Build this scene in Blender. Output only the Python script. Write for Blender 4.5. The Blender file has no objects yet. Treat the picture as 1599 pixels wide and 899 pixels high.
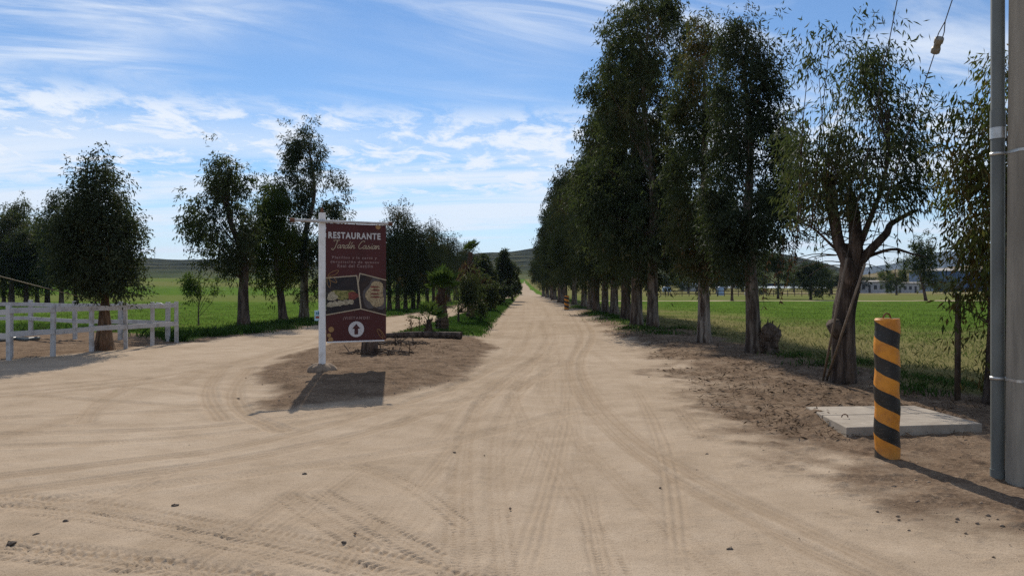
import bpy, math, random
import numpy as np
from mathutils import Vector, Matrix

C = bpy.context.scene.collection
R = math.radians
random.seed(7)
rng = np.random.default_rng(11)

# ------------------------------------------------------------------ camera numbers (pixels of the photograph -> metres)
F, H, CX, HY = 1160.0, 1.55, 799.5, 450.0
SUN_EL, SUN_AZ = 36.5, -9.0       # azimuth measured from +Y, positive to the right


def at(px, py, Y):
    return Vector(((px - CX) / F * Y, Y, H - (py - HY) / F * Y))


def gp(px, py):
    Y = H * F / (py - HY)
    return ((px - CX) / F * Y, Y)


# ------------------------------------------------------------------ numpy noise
def _hash(ix, iy, iz, seed):
    h = (ix * 374761393 + iy * 668265263 + iz * 2147483647 + seed * 1274126177) & 0xFFFFFFFF
    h = ((h ^ (h >> 13)) * 1274126177) & 0xFFFFFFFF
    h = h ^ (h >> 16)
    return (h & 0xFFFF) / 65535.0


def vnoise(x, y, z=None, seed=0):
    if z is None:
        z = np.zeros_like(x)
    xi, yi, zi = np.floor(x), np.floor(y), np.floor(z)
    fx, fy, fz = x - xi, y - yi, z - zi
    xi, yi, zi = xi.astype(np.int64), yi.astype(np.int64), zi.astype(np.int64)
    s = lambda t: t * t * (3 - 2 * t)
    fx, fy, fz = s(fx), s(fy), s(fz)
    out = 0
    for a in (0, 1):
        for b in (0, 1):
            for c in (0, 1):
                w = (fx if a else 1 - fx) * (fy if b else 1 - fy) * (fz if c else 1 - fz)
                out = out + w * _hash(xi + a, yi + b, zi + c, seed)
    return out


def fbm2(x, y, seed=0, octs=4):
    v, a, t = 0, 0.5, 0
    for k in range(octs):
        v = v + a * vnoise(x * 2 ** k + 17.3 * k, y * 2 ** k + 5.1 * k, seed=seed + k)
        t += a
        a *= 0.5
    return v / t


def sst(a, b, x):
    t = np.clip((x - a) / (b - a), 0, 1)
    return t * t * (3 - 2 * t)


def poly_sd(X, Y, pts):
    """signed distance to a polygon, positive inside"""
    pts = np.array(pts, float)
    n = len(pts)
    d = np.full(X.shape, 1e9)
    ins = np.zeros(X.shape, bool)
    for i in range(n):
        a, b = pts[i], pts[(i + 1) % n]
        ex, ey = b - a
        wx, wy = X - a[0], Y - a[1]
        t = np.clip((wx * ex + wy * ey) / (ex * ex + ey * ey), 0, 1)
        d = np.minimum(d, np.hypot(wx - ex * t, wy - ey * t))
        cond = ((a[1] > Y) != (b[1] > Y))
        with np.errstate(divide='ignore', invalid='ignore'):
            xs = (b[0] - a[0]) * (Y - a[1]) / (b[1] - a[1] + 1e-12) + a[0]
        ins ^= cond & (X < xs)
    return np.where(ins, d, -d)


# ------------------------------------------------------------------ the lie of the land
ISLAND = [gp(402, 592), gp(440, 560), gp(520, 535), (-4.6, 22.6), (-1.0, 23.0), gp(778, 545), gp(742, 575), gp(690, 602), gp(600, 622), gp(430, 640)]
CORRAL = [gp(280, 537), gp(14, 563), (-14, 15.0), (-24, 17), (-26, 27), gp(40, 514), gp(110, 516), gp(262, 524)]


def terr_np(X, Y):
    r = np.hypot(X, Y)
    u = np.where(Y > 1, X / np.maximum(Y, 1), 0)
    amp = 8.0 - 6.8 * sst(0.10, 0.30, u)
    z = amp * sst(150, 560, r)
    z = z + 0.10 * (fbm2(X * 0.08, Y * 0.08, 3, 3) - 0.5) * sst(12, 40, r)
    sd = poly_sd(X, Y, ISLAND)
    z = z + 0.10 * sst(-0.5, 1.2, sd)
    z = z + 0.10 * sst(2.8, 4.2, X - 0.012 * Y) * (1 - sst(6.2, 7.2, X)) * sst(8, 12, Y) * (1 - sst(120, 160, Y))
    z = z + 0.12 * median_m(X, Y)
    z = z + 0.085 * np.exp(-(((X - 3.62) / .30) ** 2 + ((Y - 8.75) / .55) ** 2))
    return z


def road_l(Y):
    return -1.4 + 0.019 * Y


def road_r(Y):
    return 2.55 + 0.03 * Y


def lroad_up(Y):
    return np.where(Y < 48, -9.3 + (Y - 20.7) * 0.155, -5.05 + (Y - 48) * 0.03)


def lroad_lo(Y):
    return np.where(Y < 51, -3.75 + (Y - 24) * 0.057, -2.2 + (Y - 51) * 0.03)


def median_m(X, Y):
    a = sst(-0.15, 0.35, X - lroad_lo(Y)) * sst(-0.15, 0.35, road_l(Y) - X)
    return a * sst(22.6, 23.1, Y) * (1 - sst(240, 300, Y))


def gz(x, y):
    return float(terr_np(np.array([float(x)]), np.array([float(y)]))[0])


def masks(X, Y):
    n1 = fbm2(X * 0.9, Y * 0.9, 21, 4) - 0.5
    n2 = fbm2(X * 0.25, Y * 0.25, 31, 3) - 0.5
    n3 = fbm2(X * 3.0, Y * 3.0, 41, 3) - 0.5
    # right side: sand -> dirt -> field
    edge = np.interp(Y, [0, 4.4, 6.2, 9.5, 15, 22, 45], [3.2, 3.0, 2.45, 2.05, 2.6, 3.1, road_r(45.0)])
    edge = np.where(Y > 45, road_r(Y), edge)
    dR = X - edge + n1 * 1.9 + n3 * 0.9
    dirt = np.clip(sst(-0.5, 1.1, dR) * (0.92 + 0.7 * n2 + 0.7 * n3), 0, 1)
    # right field
    fX = 6.1 + n1 * 1.3 + n2 * 1.0
    gR = sst(-0.3, 0.5, X - fX) * sst(7, 9, Y + n1)
    edgeY = sst(-0.4, 0.5, X - 4.3 - 0.012 * Y + n1 * 2.2) * sst(24, 30, Y) * 0.75
    gR = np.maximum(gR, edgeY)
    # left side beyond the left road
    dL = lroad_up(Y) - X + n1 * 1.2
    left_on = sst(20.2, 21.2, Y + n1 * 0.8)
    gL = sst(-0.2, 0.7, dL - 0.5) * left_on
    dirtL = sst(-0.3, 0.4, dL) * left_on
    cor = poly_sd(X, Y, CORRAL) + n1 * 0.9
    corm = sst(-0.2, 0.4, cor)
    gL = gL * (1 - corm)
    gL = np.maximum(gL, sst(27, 28.5, Y + n1 * 2) * (X < -12))
    dirtL = np.maximum(dirtL, corm)
    isl = sst(-0.25, 0.35, poly_sd(X, Y, ISLAND) + n1 * 0.7 + n3 * 0.25)
    med = median_m(X + n1 * 0.6, Y + n3 * 0.4)
    dirt = np.maximum(np.maximum(dirt, dirtL), isl * 0.95)
    green = np.maximum(np.maximum(gR, gL), sst(0.2, 0.7, med))
    # beyond 260 m the road dies out into fields
    r = np.hypot(X, Y)
    green = np.maximum(green, sst(300, 380, r) * (1 - sst(420, 380, r) * 0 ) * np.where(np.abs(X - 0.024 * Y) < 3, 0, 1))
    # far dirt track across the right field, and dusty yard by the buildings
    trk = sst(2.6, 1.4, np.abs(Y - 90 - 0.03 * (X - 30) + n2 * 4)) * (X > 8)
    trk = np.maximum(trk, sst(6.2, 5.2, np.abs(Y - 205 + n2 * 12)) * (X > 60) * 0.9)
    green = green * (1 - trk)
    dirt = dirt * (1 - trk)
    # dry grass
    dryR = np.where(X > 5.5, 1 - sst(8.0, 19.0, X + n2 * 9 + n1 * 3 + 0.12 * (Y - 20)), 0)
    dryR = np.maximum(dryR, np.where(X > 5.5, (1 - sst(20.5, 30, Y + n1 * 5 + n2 * 8)) * (0.75 + n3 * .8), 0))
    dryR = np.maximum(dryR, (X > 8) * sst(92, 98, Y) * 0.55 + (X > 8) * sst(120, 200, Y) * 0.35)
    band = 0.5 + 0.5 * np.sin(Y * 0.045 + 1.2 + 0.004 * X)
    dryL = np.where(X < 2, 0.42 * sst(75, 95, Y + n2 * 16) * (1 - sst(140, 175, Y + n2 * 20)) + 0.6 * sst(220, 280, Y + n2 * 40) * (0.5 + .5 * sst(0.3, 0.8, band)), 0)
    dry = np.clip(np.maximum(dryR, dryL), 0, 1)
    return dirt, green, dry


# ------------------------------------------------------------------ node material helpers
def new_mat(name):
    m = bpy.data.materials.new(name)
    m.use_nodes = True
    m.node_tree.nodes.clear()
    return m, m.node_tree.nodes, m.node_tree.links


def ramp(N, stops, interp='LINEAR'):
    r = N.new('ShaderNodeValToRGB')
    r.color_ramp.interpolation = interp
    e = r.color_ramp.elements
    while len(e) < len(stops):
        e.new(0.5)
    for k, (p, c) in enumerate(stops):
        e[k].position = p
        e[k].color = (*c, 1) if len(c) == 3 else c
    return r


def noise(N, L, vec, scale, detail=4, rough=0.55, dist=0.0):
    n = N.new('ShaderNodeTexNoise')
    n.inputs['Scale'].default_value = scale
    n.inputs['Detail'].default_value = detail
    n.inputs['Roughness'].default_value = rough
    n.inputs['Distortion'].default_value = dist
    if vec is not None:
        L.new(vec, n.inputs['Vector'])
    return n


def mixc(N, L, fac, a, b, mode='MIX'):
    m = N.new('ShaderNodeMix')
    m.data_type = 'RGBA'
    m.blend_type = mode
    for sock, v in ((m.inputs[0], fac), (m.inputs[6], a), (m.inputs[7], b)):
        if isinstance(v, bpy.types.NodeSocket):
            L.new(v, sock)
        elif isinstance(v, (int, float)):
            sock.default_value = v
        else:
            sock.default_value = (*v, 1)
    return m.outputs[2]


def math_n(N, L, op, a, b=None, c=None, clamp=False):
    m = N.new('ShaderNodeMath')
    m.operation = op
    m.use_clamp = clamp
    for i, v in enumerate((a, b, c)):
        if v is None:
            continue
        if isinstance(v, bpy.types.NodeSocket):
            L.new(v, m.inputs[i])
        else:
            m.inputs[i].default_value = v
    return m.outputs[0]


def finish(m, N, L, col, rough=0.8, spec=0.3, metal=0.0, bump=None, bstr=0.3, bdist=0.02):
    b = N.new('ShaderNodeBsdfPrincipled')
    o = N.new('ShaderNodeOutputMaterial')
    if isinstance(col, bpy.types.NodeSocket):
        L.new(col, b.inputs['Base Color'])
    else:
        b.inputs['Base Color'].default_value = (*col, 1)
    if isinstance(rough, bpy.types.NodeSocket):
        L.new(rough, b.inputs['Roughness'])
    else:
        b.inputs['Roughness'].default_value = rough
    b.inputs['Specular IOR Level'].default_value = spec
    b.inputs['Metallic'].default_value = metal
    if bump is not None:
        bn = N.new('ShaderNodeBump')
        bn.inputs['Strength'].default_value = bstr
        bn.inputs['Distance'].default_value = bdist
        L.new(bump, bn.inputs['Height'])
        L.new(bn.outputs[0], b.inputs['Normal'])
    L.new(b.outputs[0], o.inputs[0])
    return m


def pos(N, L, scale=None):
    t = N.new('ShaderNodeTexCoord')
    if scale is None:
        return t.outputs['Object']
    mp = N.new('ShaderNodeMapping')
    mp.inputs['Scale'].default_value = scale
    L.new(t.outputs['Object'], mp.inputs['Vector'])
    return mp.outputs[0]


def simple(name, c1, c2=None, scale=6.0, rough=0.7, spec=0.3, metal=0.0, bstr=0.2, stretch=(1, 1, 1), lo=0.35, hi=0.65, bdist=0.01):
    m, N, L = new_mat(name)
    c2 = c2 or tuple(v * 0.75 for v in c1)
    n = noise(N, L, pos(N, L, stretch), scale, 6, 0.6)
    r = ramp(N, [(lo, c2), (hi, c1)])
    L.new(n.outputs[0], r.inputs[0])
    return finish(m, N, L, r.outputs[0], rough, spec, metal, n.outputs[0], bstr, bdist)


def bark(name, pale, dark, rust, lo=0.42, hi=0.6):
    m, N, L = new_mat(name)
    a = noise(N, L, pos(N, L, (3.0, 3.0, 0.55)), 2.2, 5, 0.6, 0.4)
    b = noise(N, L, pos(N, L, (9.0, 9.0, 0.7)), 4.0, 6, 0.65)
    r = ramp(N, [(lo, dark), (hi, pale)])
    L.new(a.outputs[0], r.inputs[0])
    r2 = ramp(N, [(0.35, (0.25, 0.25, 0.25)), (0.65, (1, 1, 1))])
    L.new(b.outputs[0], r2.inputs[0])
    c = mixc(N, L, 0.8, r.outputs[0], r2.outputs[0], 'MULTIPLY')
    d = noise(N, L, pos(N, L, (2, 2, 0.8)), 1.4, 3)
    r3 = ramp(N, [(0.55, (0, 0, 0)), (0.7, (1, 1, 1))])
    L.new(d.outputs[0], r3.inputs[0])
    c = mixc(N, L, math_n(N, L, 'MULTIPLY', r3.outputs[0], 0.6), c, rust)
    return finish(m, N, L, c, 0.9, 0.15, 0, b.outputs[0], 0.7, 0.03)


def leafmat(name, stops, trans=0.30, rough=0.7, spec=0.06, tcol=(0.10, 0.14, 0.02)):
    m, N, L = new_mat(name)
    at_ = N.new('ShaderNodeAttribute')
    at_.attribute_name = 'tint'
    r = ramp(N, stops)
    L.new(at_.outputs['Fac'], r.inputs[0])
    b = N.new('ShaderNodeBsdfPrincipled')
    L.new(r.outputs[0], b.inputs['Base Color'])
    b.inputs['Roughness'].default_value = rough
    b.inputs['Specular IOR Level'].default_value = spec
    t = N.new('ShaderNodeBsdfTranslucent')
    tc = mixc(N, L, 0.5, r.outputs[0], tcol)
    L.new(tc, t.inputs['Color'])
    mx = N.new('ShaderNodeMixShader')
    mx.inputs[0].default_value = trans
    L.new(b.outputs[0], mx.inputs[1])
    L.new(t.outputs[0], mx.inputs[2])
    o = N.new('ShaderNodeOutputMaterial')
    L.new(mx.outputs[0], o.inputs[0])
    return m


# ------------------------------------------------------------------ mesh helpers
def np_mesh(name, V, faces, mat, smooth=False, attrs=None):
    """V (n,3), faces (m,k) numpy"""
    me = bpy.data.meshes.new(name)
    V = np.ascontiguousarray(V, np.float32)
    faces = np.ascontiguousarray(faces, np.int32)
    n, (m, k) = len(V), faces.shape
    me.vertices.add(n)
    me.vertices.foreach_set('co', V.ravel())
    me.loops.add(m * k)
    me.loops.foreach_set('vertex_index', faces.ravel())
    me.polygons.add(m)
    me.polygons.foreach_set('loop_start', np.arange(0, m * k, k, dtype=np.int32))
    if smooth:
        me.polygons.foreach_set('use_smooth', np.ones(m, bool))
    for an, av in (attrs or {}).items():
        a = me.attributes.new(an, 'FLOAT', 'POINT')
        a.data.foreach_set('value', np.ascontiguousarray(av, np.float32))
    me.update(calc_edges=True)
    me.validate()
    me.materials.append(mat)
    return me


def link(name, me, parent=None, loc=(0, 0, 0)):
    o = bpy.data.objects.new(name, me)
    C.objects.link(o)
    o.location = loc
    if parent is not None:
        o.parent = parent
    return o


def tag(o, label=None, cat=None, group=None, kind=None):
    if label:
        o['label'] = label
    if cat:
        o['category'] = cat
    if group:
        o['group'] = group
    if kind:
        o['kind'] = kind
    return o


def thing(name, loc, label, cat, group=None):
    return tag(link(name, None, None, loc), label, cat, group)


def dup(root, loc, rotz=0.0, sc=(1, 1, 1), label=None):
    r = root.copy()
    C.objects.link(r)
    r.location = loc
    r.rotation_euler = (0, 0, rotz)
    r.scale = sc
    if label:
        r['label'] = label
    for ch in list(root.children):
        c = ch.copy()
        C.objects.link(c)
        c.parent = r
        for g in list(ch.children):
            d = g.copy()
            C.objects.link(d)
            d.parent = c
    return r


class MB:
    """collects geometry in world coordinates; build() links it as one mesh relative to org"""

    def __init__(s):
        s.v, s.f = [], []

    def add(s, vs, fs):
        o = len(s.v)
        s.v += [Vector(v) for v in vs]
        s.f += [[i + o for i in f] for f in fs]
        return s

    def box(s, c, size, rot=None, bev=0.0):
        x, y, z = (d / 2 for d in size)
        M = rot or Matrix.Identity(3)
        vs = [Vector(c) + M @ Vector((sx * x, sy * y, sz * z)) for sx in (-1, 1) for sy in (-1, 1) for sz in (-1, 1)]
        return s.add(vs, [(0, 1, 3, 2), (4, 6, 7, 5), (0, 4, 5, 1), (2, 3, 7, 6), (0, 2, 6, 4), (1, 5, 7, 3)])

    def beam(s, a, b, w, h):
        """a box from a to b, width w (horizontal), height h"""
        a, b = Vector(a), Vector(b)
        d = (b - a).normalized()
        side = d.cross(Vector((0, 0, 1)))
        side = side.normalized() if side.length > 1e-4 else Vector((1, 0, 0))
        up = side.cross(d).normalized()
        vs = []
        for p in (a, b):
            for q, t in ((-1, -1), (1, -1), (1, 1), (-1, 1)):
                vs.append(p + side * (q * w / 2) + up * (t * h / 2))
        return s.add(vs, [(3, 2, 1, 0), (4, 5, 6, 7), (0, 1, 5, 4), (1, 2, 6, 5), (2, 3, 7, 6), (3, 0, 4, 7)])

    def tube(s, path, radii, n=10, lump=0.0, seed=0, cap=True):
        path = [Vector(p) for p in path]
        rs = random.Random(seed)
        ph = [rs.random() * 6.28 for _ in range(4)]
        vs, fs = [], []
        ref = None
        for i, p in enumerate(path):
            t = (path[min(i + 1, len(path) - 1)] - path[max(i - 1, 0)]).normalized()
            if ref is None:
                ref = Vector((1, 0, 0)) if abs(t.x) < 0.8 else Vector((0, 1, 0))
            u = (ref - t * ref.dot(t)).normalized()
            ref = u
            w = t.cross(u)
            for k in range(n):
                a = 2 * math.pi * k / n
                r = radii[i]
                if lump:
                    r *= 1 + lump * (math.sin(3 * a + ph[0] + i * 0.45) * 0.5 + math.sin(5 * a + ph[1] - i * 0.8) * 0.3 + math.sin(2 * a + ph[2]) * 0.35 + rs.uniform(-.25, .25))
                vs.append(p + u * (r * math.cos(a)) + w * (r * math.sin(a)))
        for i in range(len(path) - 1):
            for k in range(n):
                k2 = (k + 1) % n
                fs.append((i * n + k, i * n + k2, (i + 1) * n + k2, (i + 1) * n + k))
        if cap:
            fs.append(list(range(n - 1, -1, -1)))
            fs.append([(len(path) - 1) * n + k for k in range(n)])
        return s.add(vs, fs)

    def cyl(s, a, b, r0, r1=None, n=12):
        return s.tube([a, b], [r0, r1 if r1 is not None else r0], n)

    def build(s, name, mat, parent=None, org=(0, 0, 0), smooth=False, bevel=0.0):
        me = bpy.data.meshes.new(name)
        me.from_pydata([v - Vector(org) for v in s.v], [], s.f)
        me.materials.append(mat)
        if smooth:
            me.polygons.foreach_set('use_smooth', [True] * len(me.polygons))
        me.update()
        o = link(name, me, parent, org if parent is None else (0, 0, 0))
        if bevel:
            b = o.modifiers.new('bevel', 'BEVEL')
            b.width = bevel
            b.segments = 2
            b.limit_method = 'ANGLE'
        return o


def smooth_path(pts, n=8):
    P = [Vector(p) for p in pts]
    out = []
    for i in range(len(P) - 1):
        p0, p1, p2, p3 = P[max(i - 1, 0)], P[i], P[i + 1], P[min(i + 2, len(P) - 1)]
        for k in range(n):
            t = k / n
            out.append(0.5 * ((2 * p1) + (p2 - p0) * t + (2 * p0 - 5 * p1 + 4 * p2 - p3) * t * t + (3 * p1 - p0 - 3 * p2 + p3) * t ** 3))
    out.append(P[-1])
    return out


# ------------------------------------------------------------------ materials
M = {}
G1 = [(0.0, (0.022, 0.032, 0.018)), (0.40, (0.042, 0.055, 0.028)), (0.70, (0.070, 0.076, 0.036)), (0.90, (0.13, 0.10, 0.045)), (1.0, (0.17, 0.085, 0.038))]
G2 = [(0.0, (0.016, 0.035, 0.012)), (0.5, (0.045, 0.065, 0.018)), (0.85, (0.085, 0.085, 0.026)), (1.0, (0.14, 0.085, 0.03))]
G3 = [(0.0, (0.02, 0.045, 0.012)), (0.5, (0.04, 0.085, 0.02)), (1.0, (0.09, 0.13, 0.03))]
M['leaf'] = leafmat('eucalyptus leaf', G1)
M['leaf_olive'] = leafmat('olive leaf', G2, 0.42)
M['leaf_fresh'] = leafmat('fresh leaf', G3, 0.35)
M['leaf_dense'] = leafmat('dense leaf', [(0.0, (0.020, 0.030, 0.020)), (0.6, (0.038, 0.050, 0.028)), (0.92, (0.068, 0.072, 0.034)), (1.0, (0.13, 0.075, 0.02))], 0.2)
M['leaf_far'] = leafmat('far eucalyptus leaf', G1, 0.13, 0.9, 0.0, tcol=(0.05, 0.07, 0.015))
M['leaf_brown'] = leafmat('browned leaf', [(0, (0.05, 0.035, 0.022)), (1, (0.13, 0.075, 0.045))], 0.3, tcol=(0.12, 0.07, 0.03))
M['palm'] = leafmat('palm frond', [(0, (0.022, 0.050, 0.014)), (0.6, (0.045, 0.085, 0.024)), (1, (0.09, 0.12, 0.045))], 0.3, 0.9, 0.0)
M['palm_dead'] = leafmat('dead palm frond', [(0, (0.035, 0.022, 0.016)), (1, (0.11, 0.06, 0.035))], 0.2, tcol=(0.1, 0.06, 0.03))
M['grass'] = leafmat('grass blade', [(0, (0.05, 0.085, 0.018)), (0.6, (0.085, 0.13, 0.028)), (0.85, (0.14, 0.17, 0.05)), (1, (0.27, 0.22, 0.10))], 0.45, 0.9, 0.0, tcol=(0.11, 0.17, 0.03))
M['grass_dark'] = leafmat('lush weed blade', [(0, (0.025, 0.055, 0.012)), (0.6, (0.05, 0.095, 0.02)), (1, (0.12, 0.14, 0.05))], 0.4, tcol=(0.06, 0.13, 0.02))
M['grass_dry'] = leafmat('dry grass blade', [(0, (0.07, 0.10, 0.03)), (0.5, (0.15, 0.16, 0.06)), (1, (0.30, 0.24, 0.12))], 0.35, tcol=(0.2, 0.2, 0.07))
M['litter'] = leafmat('fallen leaf litter', [(0, (0.03, 0.022, 0.015)), (0.7, (0.07, 0.046, 0.03)), (1, (0.12, 0.08, 0.05))], 0.1, 0.95, 0.0, tcol=(0.1, 0.06, 0.03))
M['bark_pale'] = bark('pale eucalyptus bark', (0.36, 0.30, 0.24), (0.10, 0.068, 0.05), (0.17, 0.09, 0.055), 0.40, 0.52)
M['bark_mid'] = bark('eucalyptus bark', (0.28, 0.23, 0.18), (0.085, 0.06, 0.045), (0.13, 0.075, 0.045))
M['bark_dark'] = bark('rough dark bark', (0.17, 0.125, 0.095), (0.06, 0.043, 0.033), (0.11, 0.065, 0.04))
M['bark_red'] = bark('reddish bark', (0.24, 0.15, 0.09), (0.10, 0.06, 0.035), (0.20, 0.09, 0.04))
M['palm_bark'] = bark('palm trunk fibre', (0.15, 0.10, 0.07), (0.05, 0.035, 0.026), (0.12, 0.07, 0.04))
M['wood_dark'] = simple('old dark wood', (0.12, 0.085, 0.06), (0.05, 0.035, 0.027), 9, 0.9, 0.1, 0, 0.5, (1, 1, 0.3))
M['white_paint'] = simple('weathered white paint', (0.78, 0.77, 0.75), (0.60, 0.57, 0.53), 5, 0.6, 0.3, 0, 0.15, (1, 1, 1), 0.3, 0.5)
M['rail_paint'] = simple('dusty white rail paint', (0.47, 0.46, 0.45), (0.27, 0.25, 0.23), 4, 0.7, 0.2, 0, 0.2, (1, 1, 1), 0.3, 0.5)
M['rust'] = simple('rusty steel', (0.20, 0.09, 0.05), (0.07, 0.04, 0.03), 14, 0.85, 0.2, 0.2, 0.4)
M['concrete'] = simple('cast concrete', (0.38, 0.325, 0.26), (0.23, 0.19, 0.15), 5, 0.9, 0.2, 0, 0.25, (1, 1, 1), 0.3, 0.7)
M['concrete_pole'] = simple('grey concrete pole', (0.36, 0.325, 0.265), (0.20, 0.182, 0.150), 5, 0.9, 0.1, 0, 0.35, (1, 1, 0.12), 0.36, 0.62)
M['pvc'] = simple('grey conduit', (0.15, 0.165, 0.155), (0.095, 0.105, 0.10), 4, 0.5, 0.4, 0, 0.05, (1, 1, 0.4))
M['galv'] = simple('galvanised band', (0.55, 0.55, 0.53), (0.40, 0.40, 0.38), 20, 0.4, 0.5, 0.7, 0.05)
M['cable'] = simple('steel cable', (0.10, 0.10, 0.10), (0.06, 0.06, 0.06), 60, 0.5, 0.5, 0.6, 0.1)
M['cable_tan'] = simple('pale cable', (0.22, 0.18, 0.10), (0.14, 0.11, 0.06), 40, 0.7, 0.3, 0, 0.1)
M['porcelain'] = simple('weathered strain insulator', (0.24, 0.215, 0.16), (0.13, 0.115, 0.085), 14, 0.45, 0.5, 0, 0.1)
M['guard'] = simple('guy wire guard', (0.23, 0.18, 0.13), (0.15, 0.115, 0.085), 7, 0.7, 0.3, 0, 0.2, (1, 1, .3))
M['stone'] = simple('dark stone', (0.13, 0.10, 0.078), (0.06, 0.048, 0.037), 20, 0.9, 0.2, 0, 0.6)
M['gravel'] = simple('loose clods', (0.30, 0.225, 0.16), (0.18, 0.13, 0.095), 8, 0.95, 0.1, 0, 0.5)
M['banner'] = simple('maroon banner vinyl', (0.080, 0.018, 0.017), (0.060, 0.014, 0.013), 2.2, 0.55, 0.3, 0, 0.25, (1, 1, .5), .35, .65, .03)
M['ink_white'] = simple('printed white', (0.58, 0.56, 0.55), (0.50, 0.48, 0.47), 5, 0.6, 0.2, 0, 0)
M['ink_cream'] = simple('printed cream', (0.46, 0.38, 0.27), (0.40, 0.33, 0.23), 5, 0.6, 0.2, 0, 0)
M['ink_pink'] = simple('printed dull pink', (0.30, 0.20, 0.185), (0.26, 0.17, 0.16), 5, 0.6, 0.2, 0, 0)
M['ink_gold'] = simple('printed gold', (0.38, 0.22, 0.09), (0.30, 0.17, 0.07), 30, 0.6, 0.2, 0, 0)
M['sky_tag'] = simple('pale blue plate', (0.38, 0.55, 0.62), (0.33, 0.50, 0.57), 5, 0.5, 0.3, 0, 0)
M['ink_red'] = simple('printed red brown', (0.30, 0.06, 0.04), (0.26, 0.05, 0.035), 9, 0.6, 0.2, 0, 0)
M['ink_blue'] = simple('printed teal', (0.04, 0.16, 0.22), (0.035, 0.14, 0.2), 9, 0.6, 0.2, 0, 0)
M['photo_dark'] = simple('printed dark table', (0.028, 0.020, 0.020), (0.012, 0.010, 0.012), 9, 0.5, 0.3, 0, 0)
M['photo_wood'] = simple('printed dark wood', (0.05, 0.03, 0.022), (0.018, 0.012, 0.012), 9, 0.5, 0.3, 0, 0)


def foodmat(name, stops, scale):
    m, N, L = new_mat(name)
    n = noise(N, L, pos(N, L), scale, 4, 0.7, 1.0)
    r = ramp(N, stops)
    L.new(n.outputs[0], r.inputs[0])
    return finish(m, N, L, r.outputs[0], 0.5, 0.3)


M['food_green'] = foodmat('printed salad', [(0.35, (0.05, 0.05, 0.015)), (0.5, (0.19, 0.19, 0.05)), (0.62, (0.34, 0.27, 0.11)), (0.72, (0.12, 0.14, 0.04))], 26)
M['food_pale'] = foodmat('printed cheese', [(0.3, (0.10, 0.08, 0.05)), (0.5, (0.36, 0.31, 0.21)), (0.7, (0.55, 0.49, 0.36))], 30)
M['food_red'] = foodmat('printed meat', [(0.35, (0.06, 0.012, 0.012)), (0.6, (0.24, 0.06, 0.04))], 30)
M['food_noodle'] = foodmat('printed pasta', [(0.32, (0.06, 0.035, 0.02)), (0.45, (0.26, 0.19, 0.10)), (0.58, (0.50, 0.40, 0.24)), (0.7, (0.20, 0.13, 0.07))], 34)
M['food_plate'] = foodmat('printed plate', [(0.3, (0.06, 0.05, 0.05)), (0.7, (0.10, 0.085, 0.08))], 12)


# bollard paint: yellow with black helical stripes
def bollard_mat():
    m, N, L = new_mat('hazard striped paint')
    t = N.new('ShaderNodeTexCoord')
    s = N.new('ShaderNodeSeparateXYZ')
    L.new(t.outputs['Object'], s.inputs[0])
    ang = math_n(N, L, 'ARCTAN2', s.outputs[1], s.outputs[0])
    turn = math_n(N, L, 'DIVIDE', ang, 2 * math.pi)
    per = 0.293
    v = math_n(N, L, 'DIVIDE', s.outputs[2], per)
    w = noise(N, L, t.outputs['Object'], 9, 4)
    v = math_n(N, L, 'ADD', v, math_n(N, L, 'MULTIPLY', math_n(N, L, 'SUBTRACT', w.outputs[0], 0.5), 0.05))
    f = math_n(N, L, 'FRACT', math_n(N, L, 'ADD', math_n(N, L, 'ADD', v, turn), 0.746))
    st = math_n(N, L, 'GREATER_THAN', f, 0.5)
    n = noise(N, L, t.outputs['Object'], 7, 6, 0.65)
    ry = ramp(N, [(0.3, (0.42, 0.150, 0.020)), (0.6, (0.68, 0.265, 0.022))])
    L.new(n.outputs[0], ry.inputs[0])
    rb = ramp(N, [(0.35, (0.008, 0.009, 0.009)), (0.75, (0.03, 0.028, 0.025))])
    L.new(n.outputs[0], rb.inputs[0])
    c = mixc(N, L, st, rb.outputs[0], ry.outputs[0])
    # dust and scuffs near the foot and scratches
    sc = noise(N, L, pos(N, L, (14, 14, 40)), 1.2, 6, 0.75)
    rs = ramp(N, [(0.59, (0, 0, 0)), (0.70, (1, 1, 1))])
    L.new(sc.outputs[0], rs.inputs[0])
    c = mixc(N, L, math_n(N, L, 'MULTIPLY', rs.outputs[0], 0.45), c, (0.22, 0.17, 0.12))
    low = math_n(N, L, 'MULTIPLY', math_n(N, L, 'SUBTRACT', 0.16, s.outputs[2], None, True), 3.5, None, True)
    c = mixc(N, L, math_n(N, L, 'MULTIPLY', low, n.outputs[0]), c, (0.24, 0.17, 0.11))
    return finish(m, N, L, c, 0.45, 0.4, 0, n.outputs[0], 0.12, 0.01)


M['hazard'] = bollard_mat()


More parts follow.
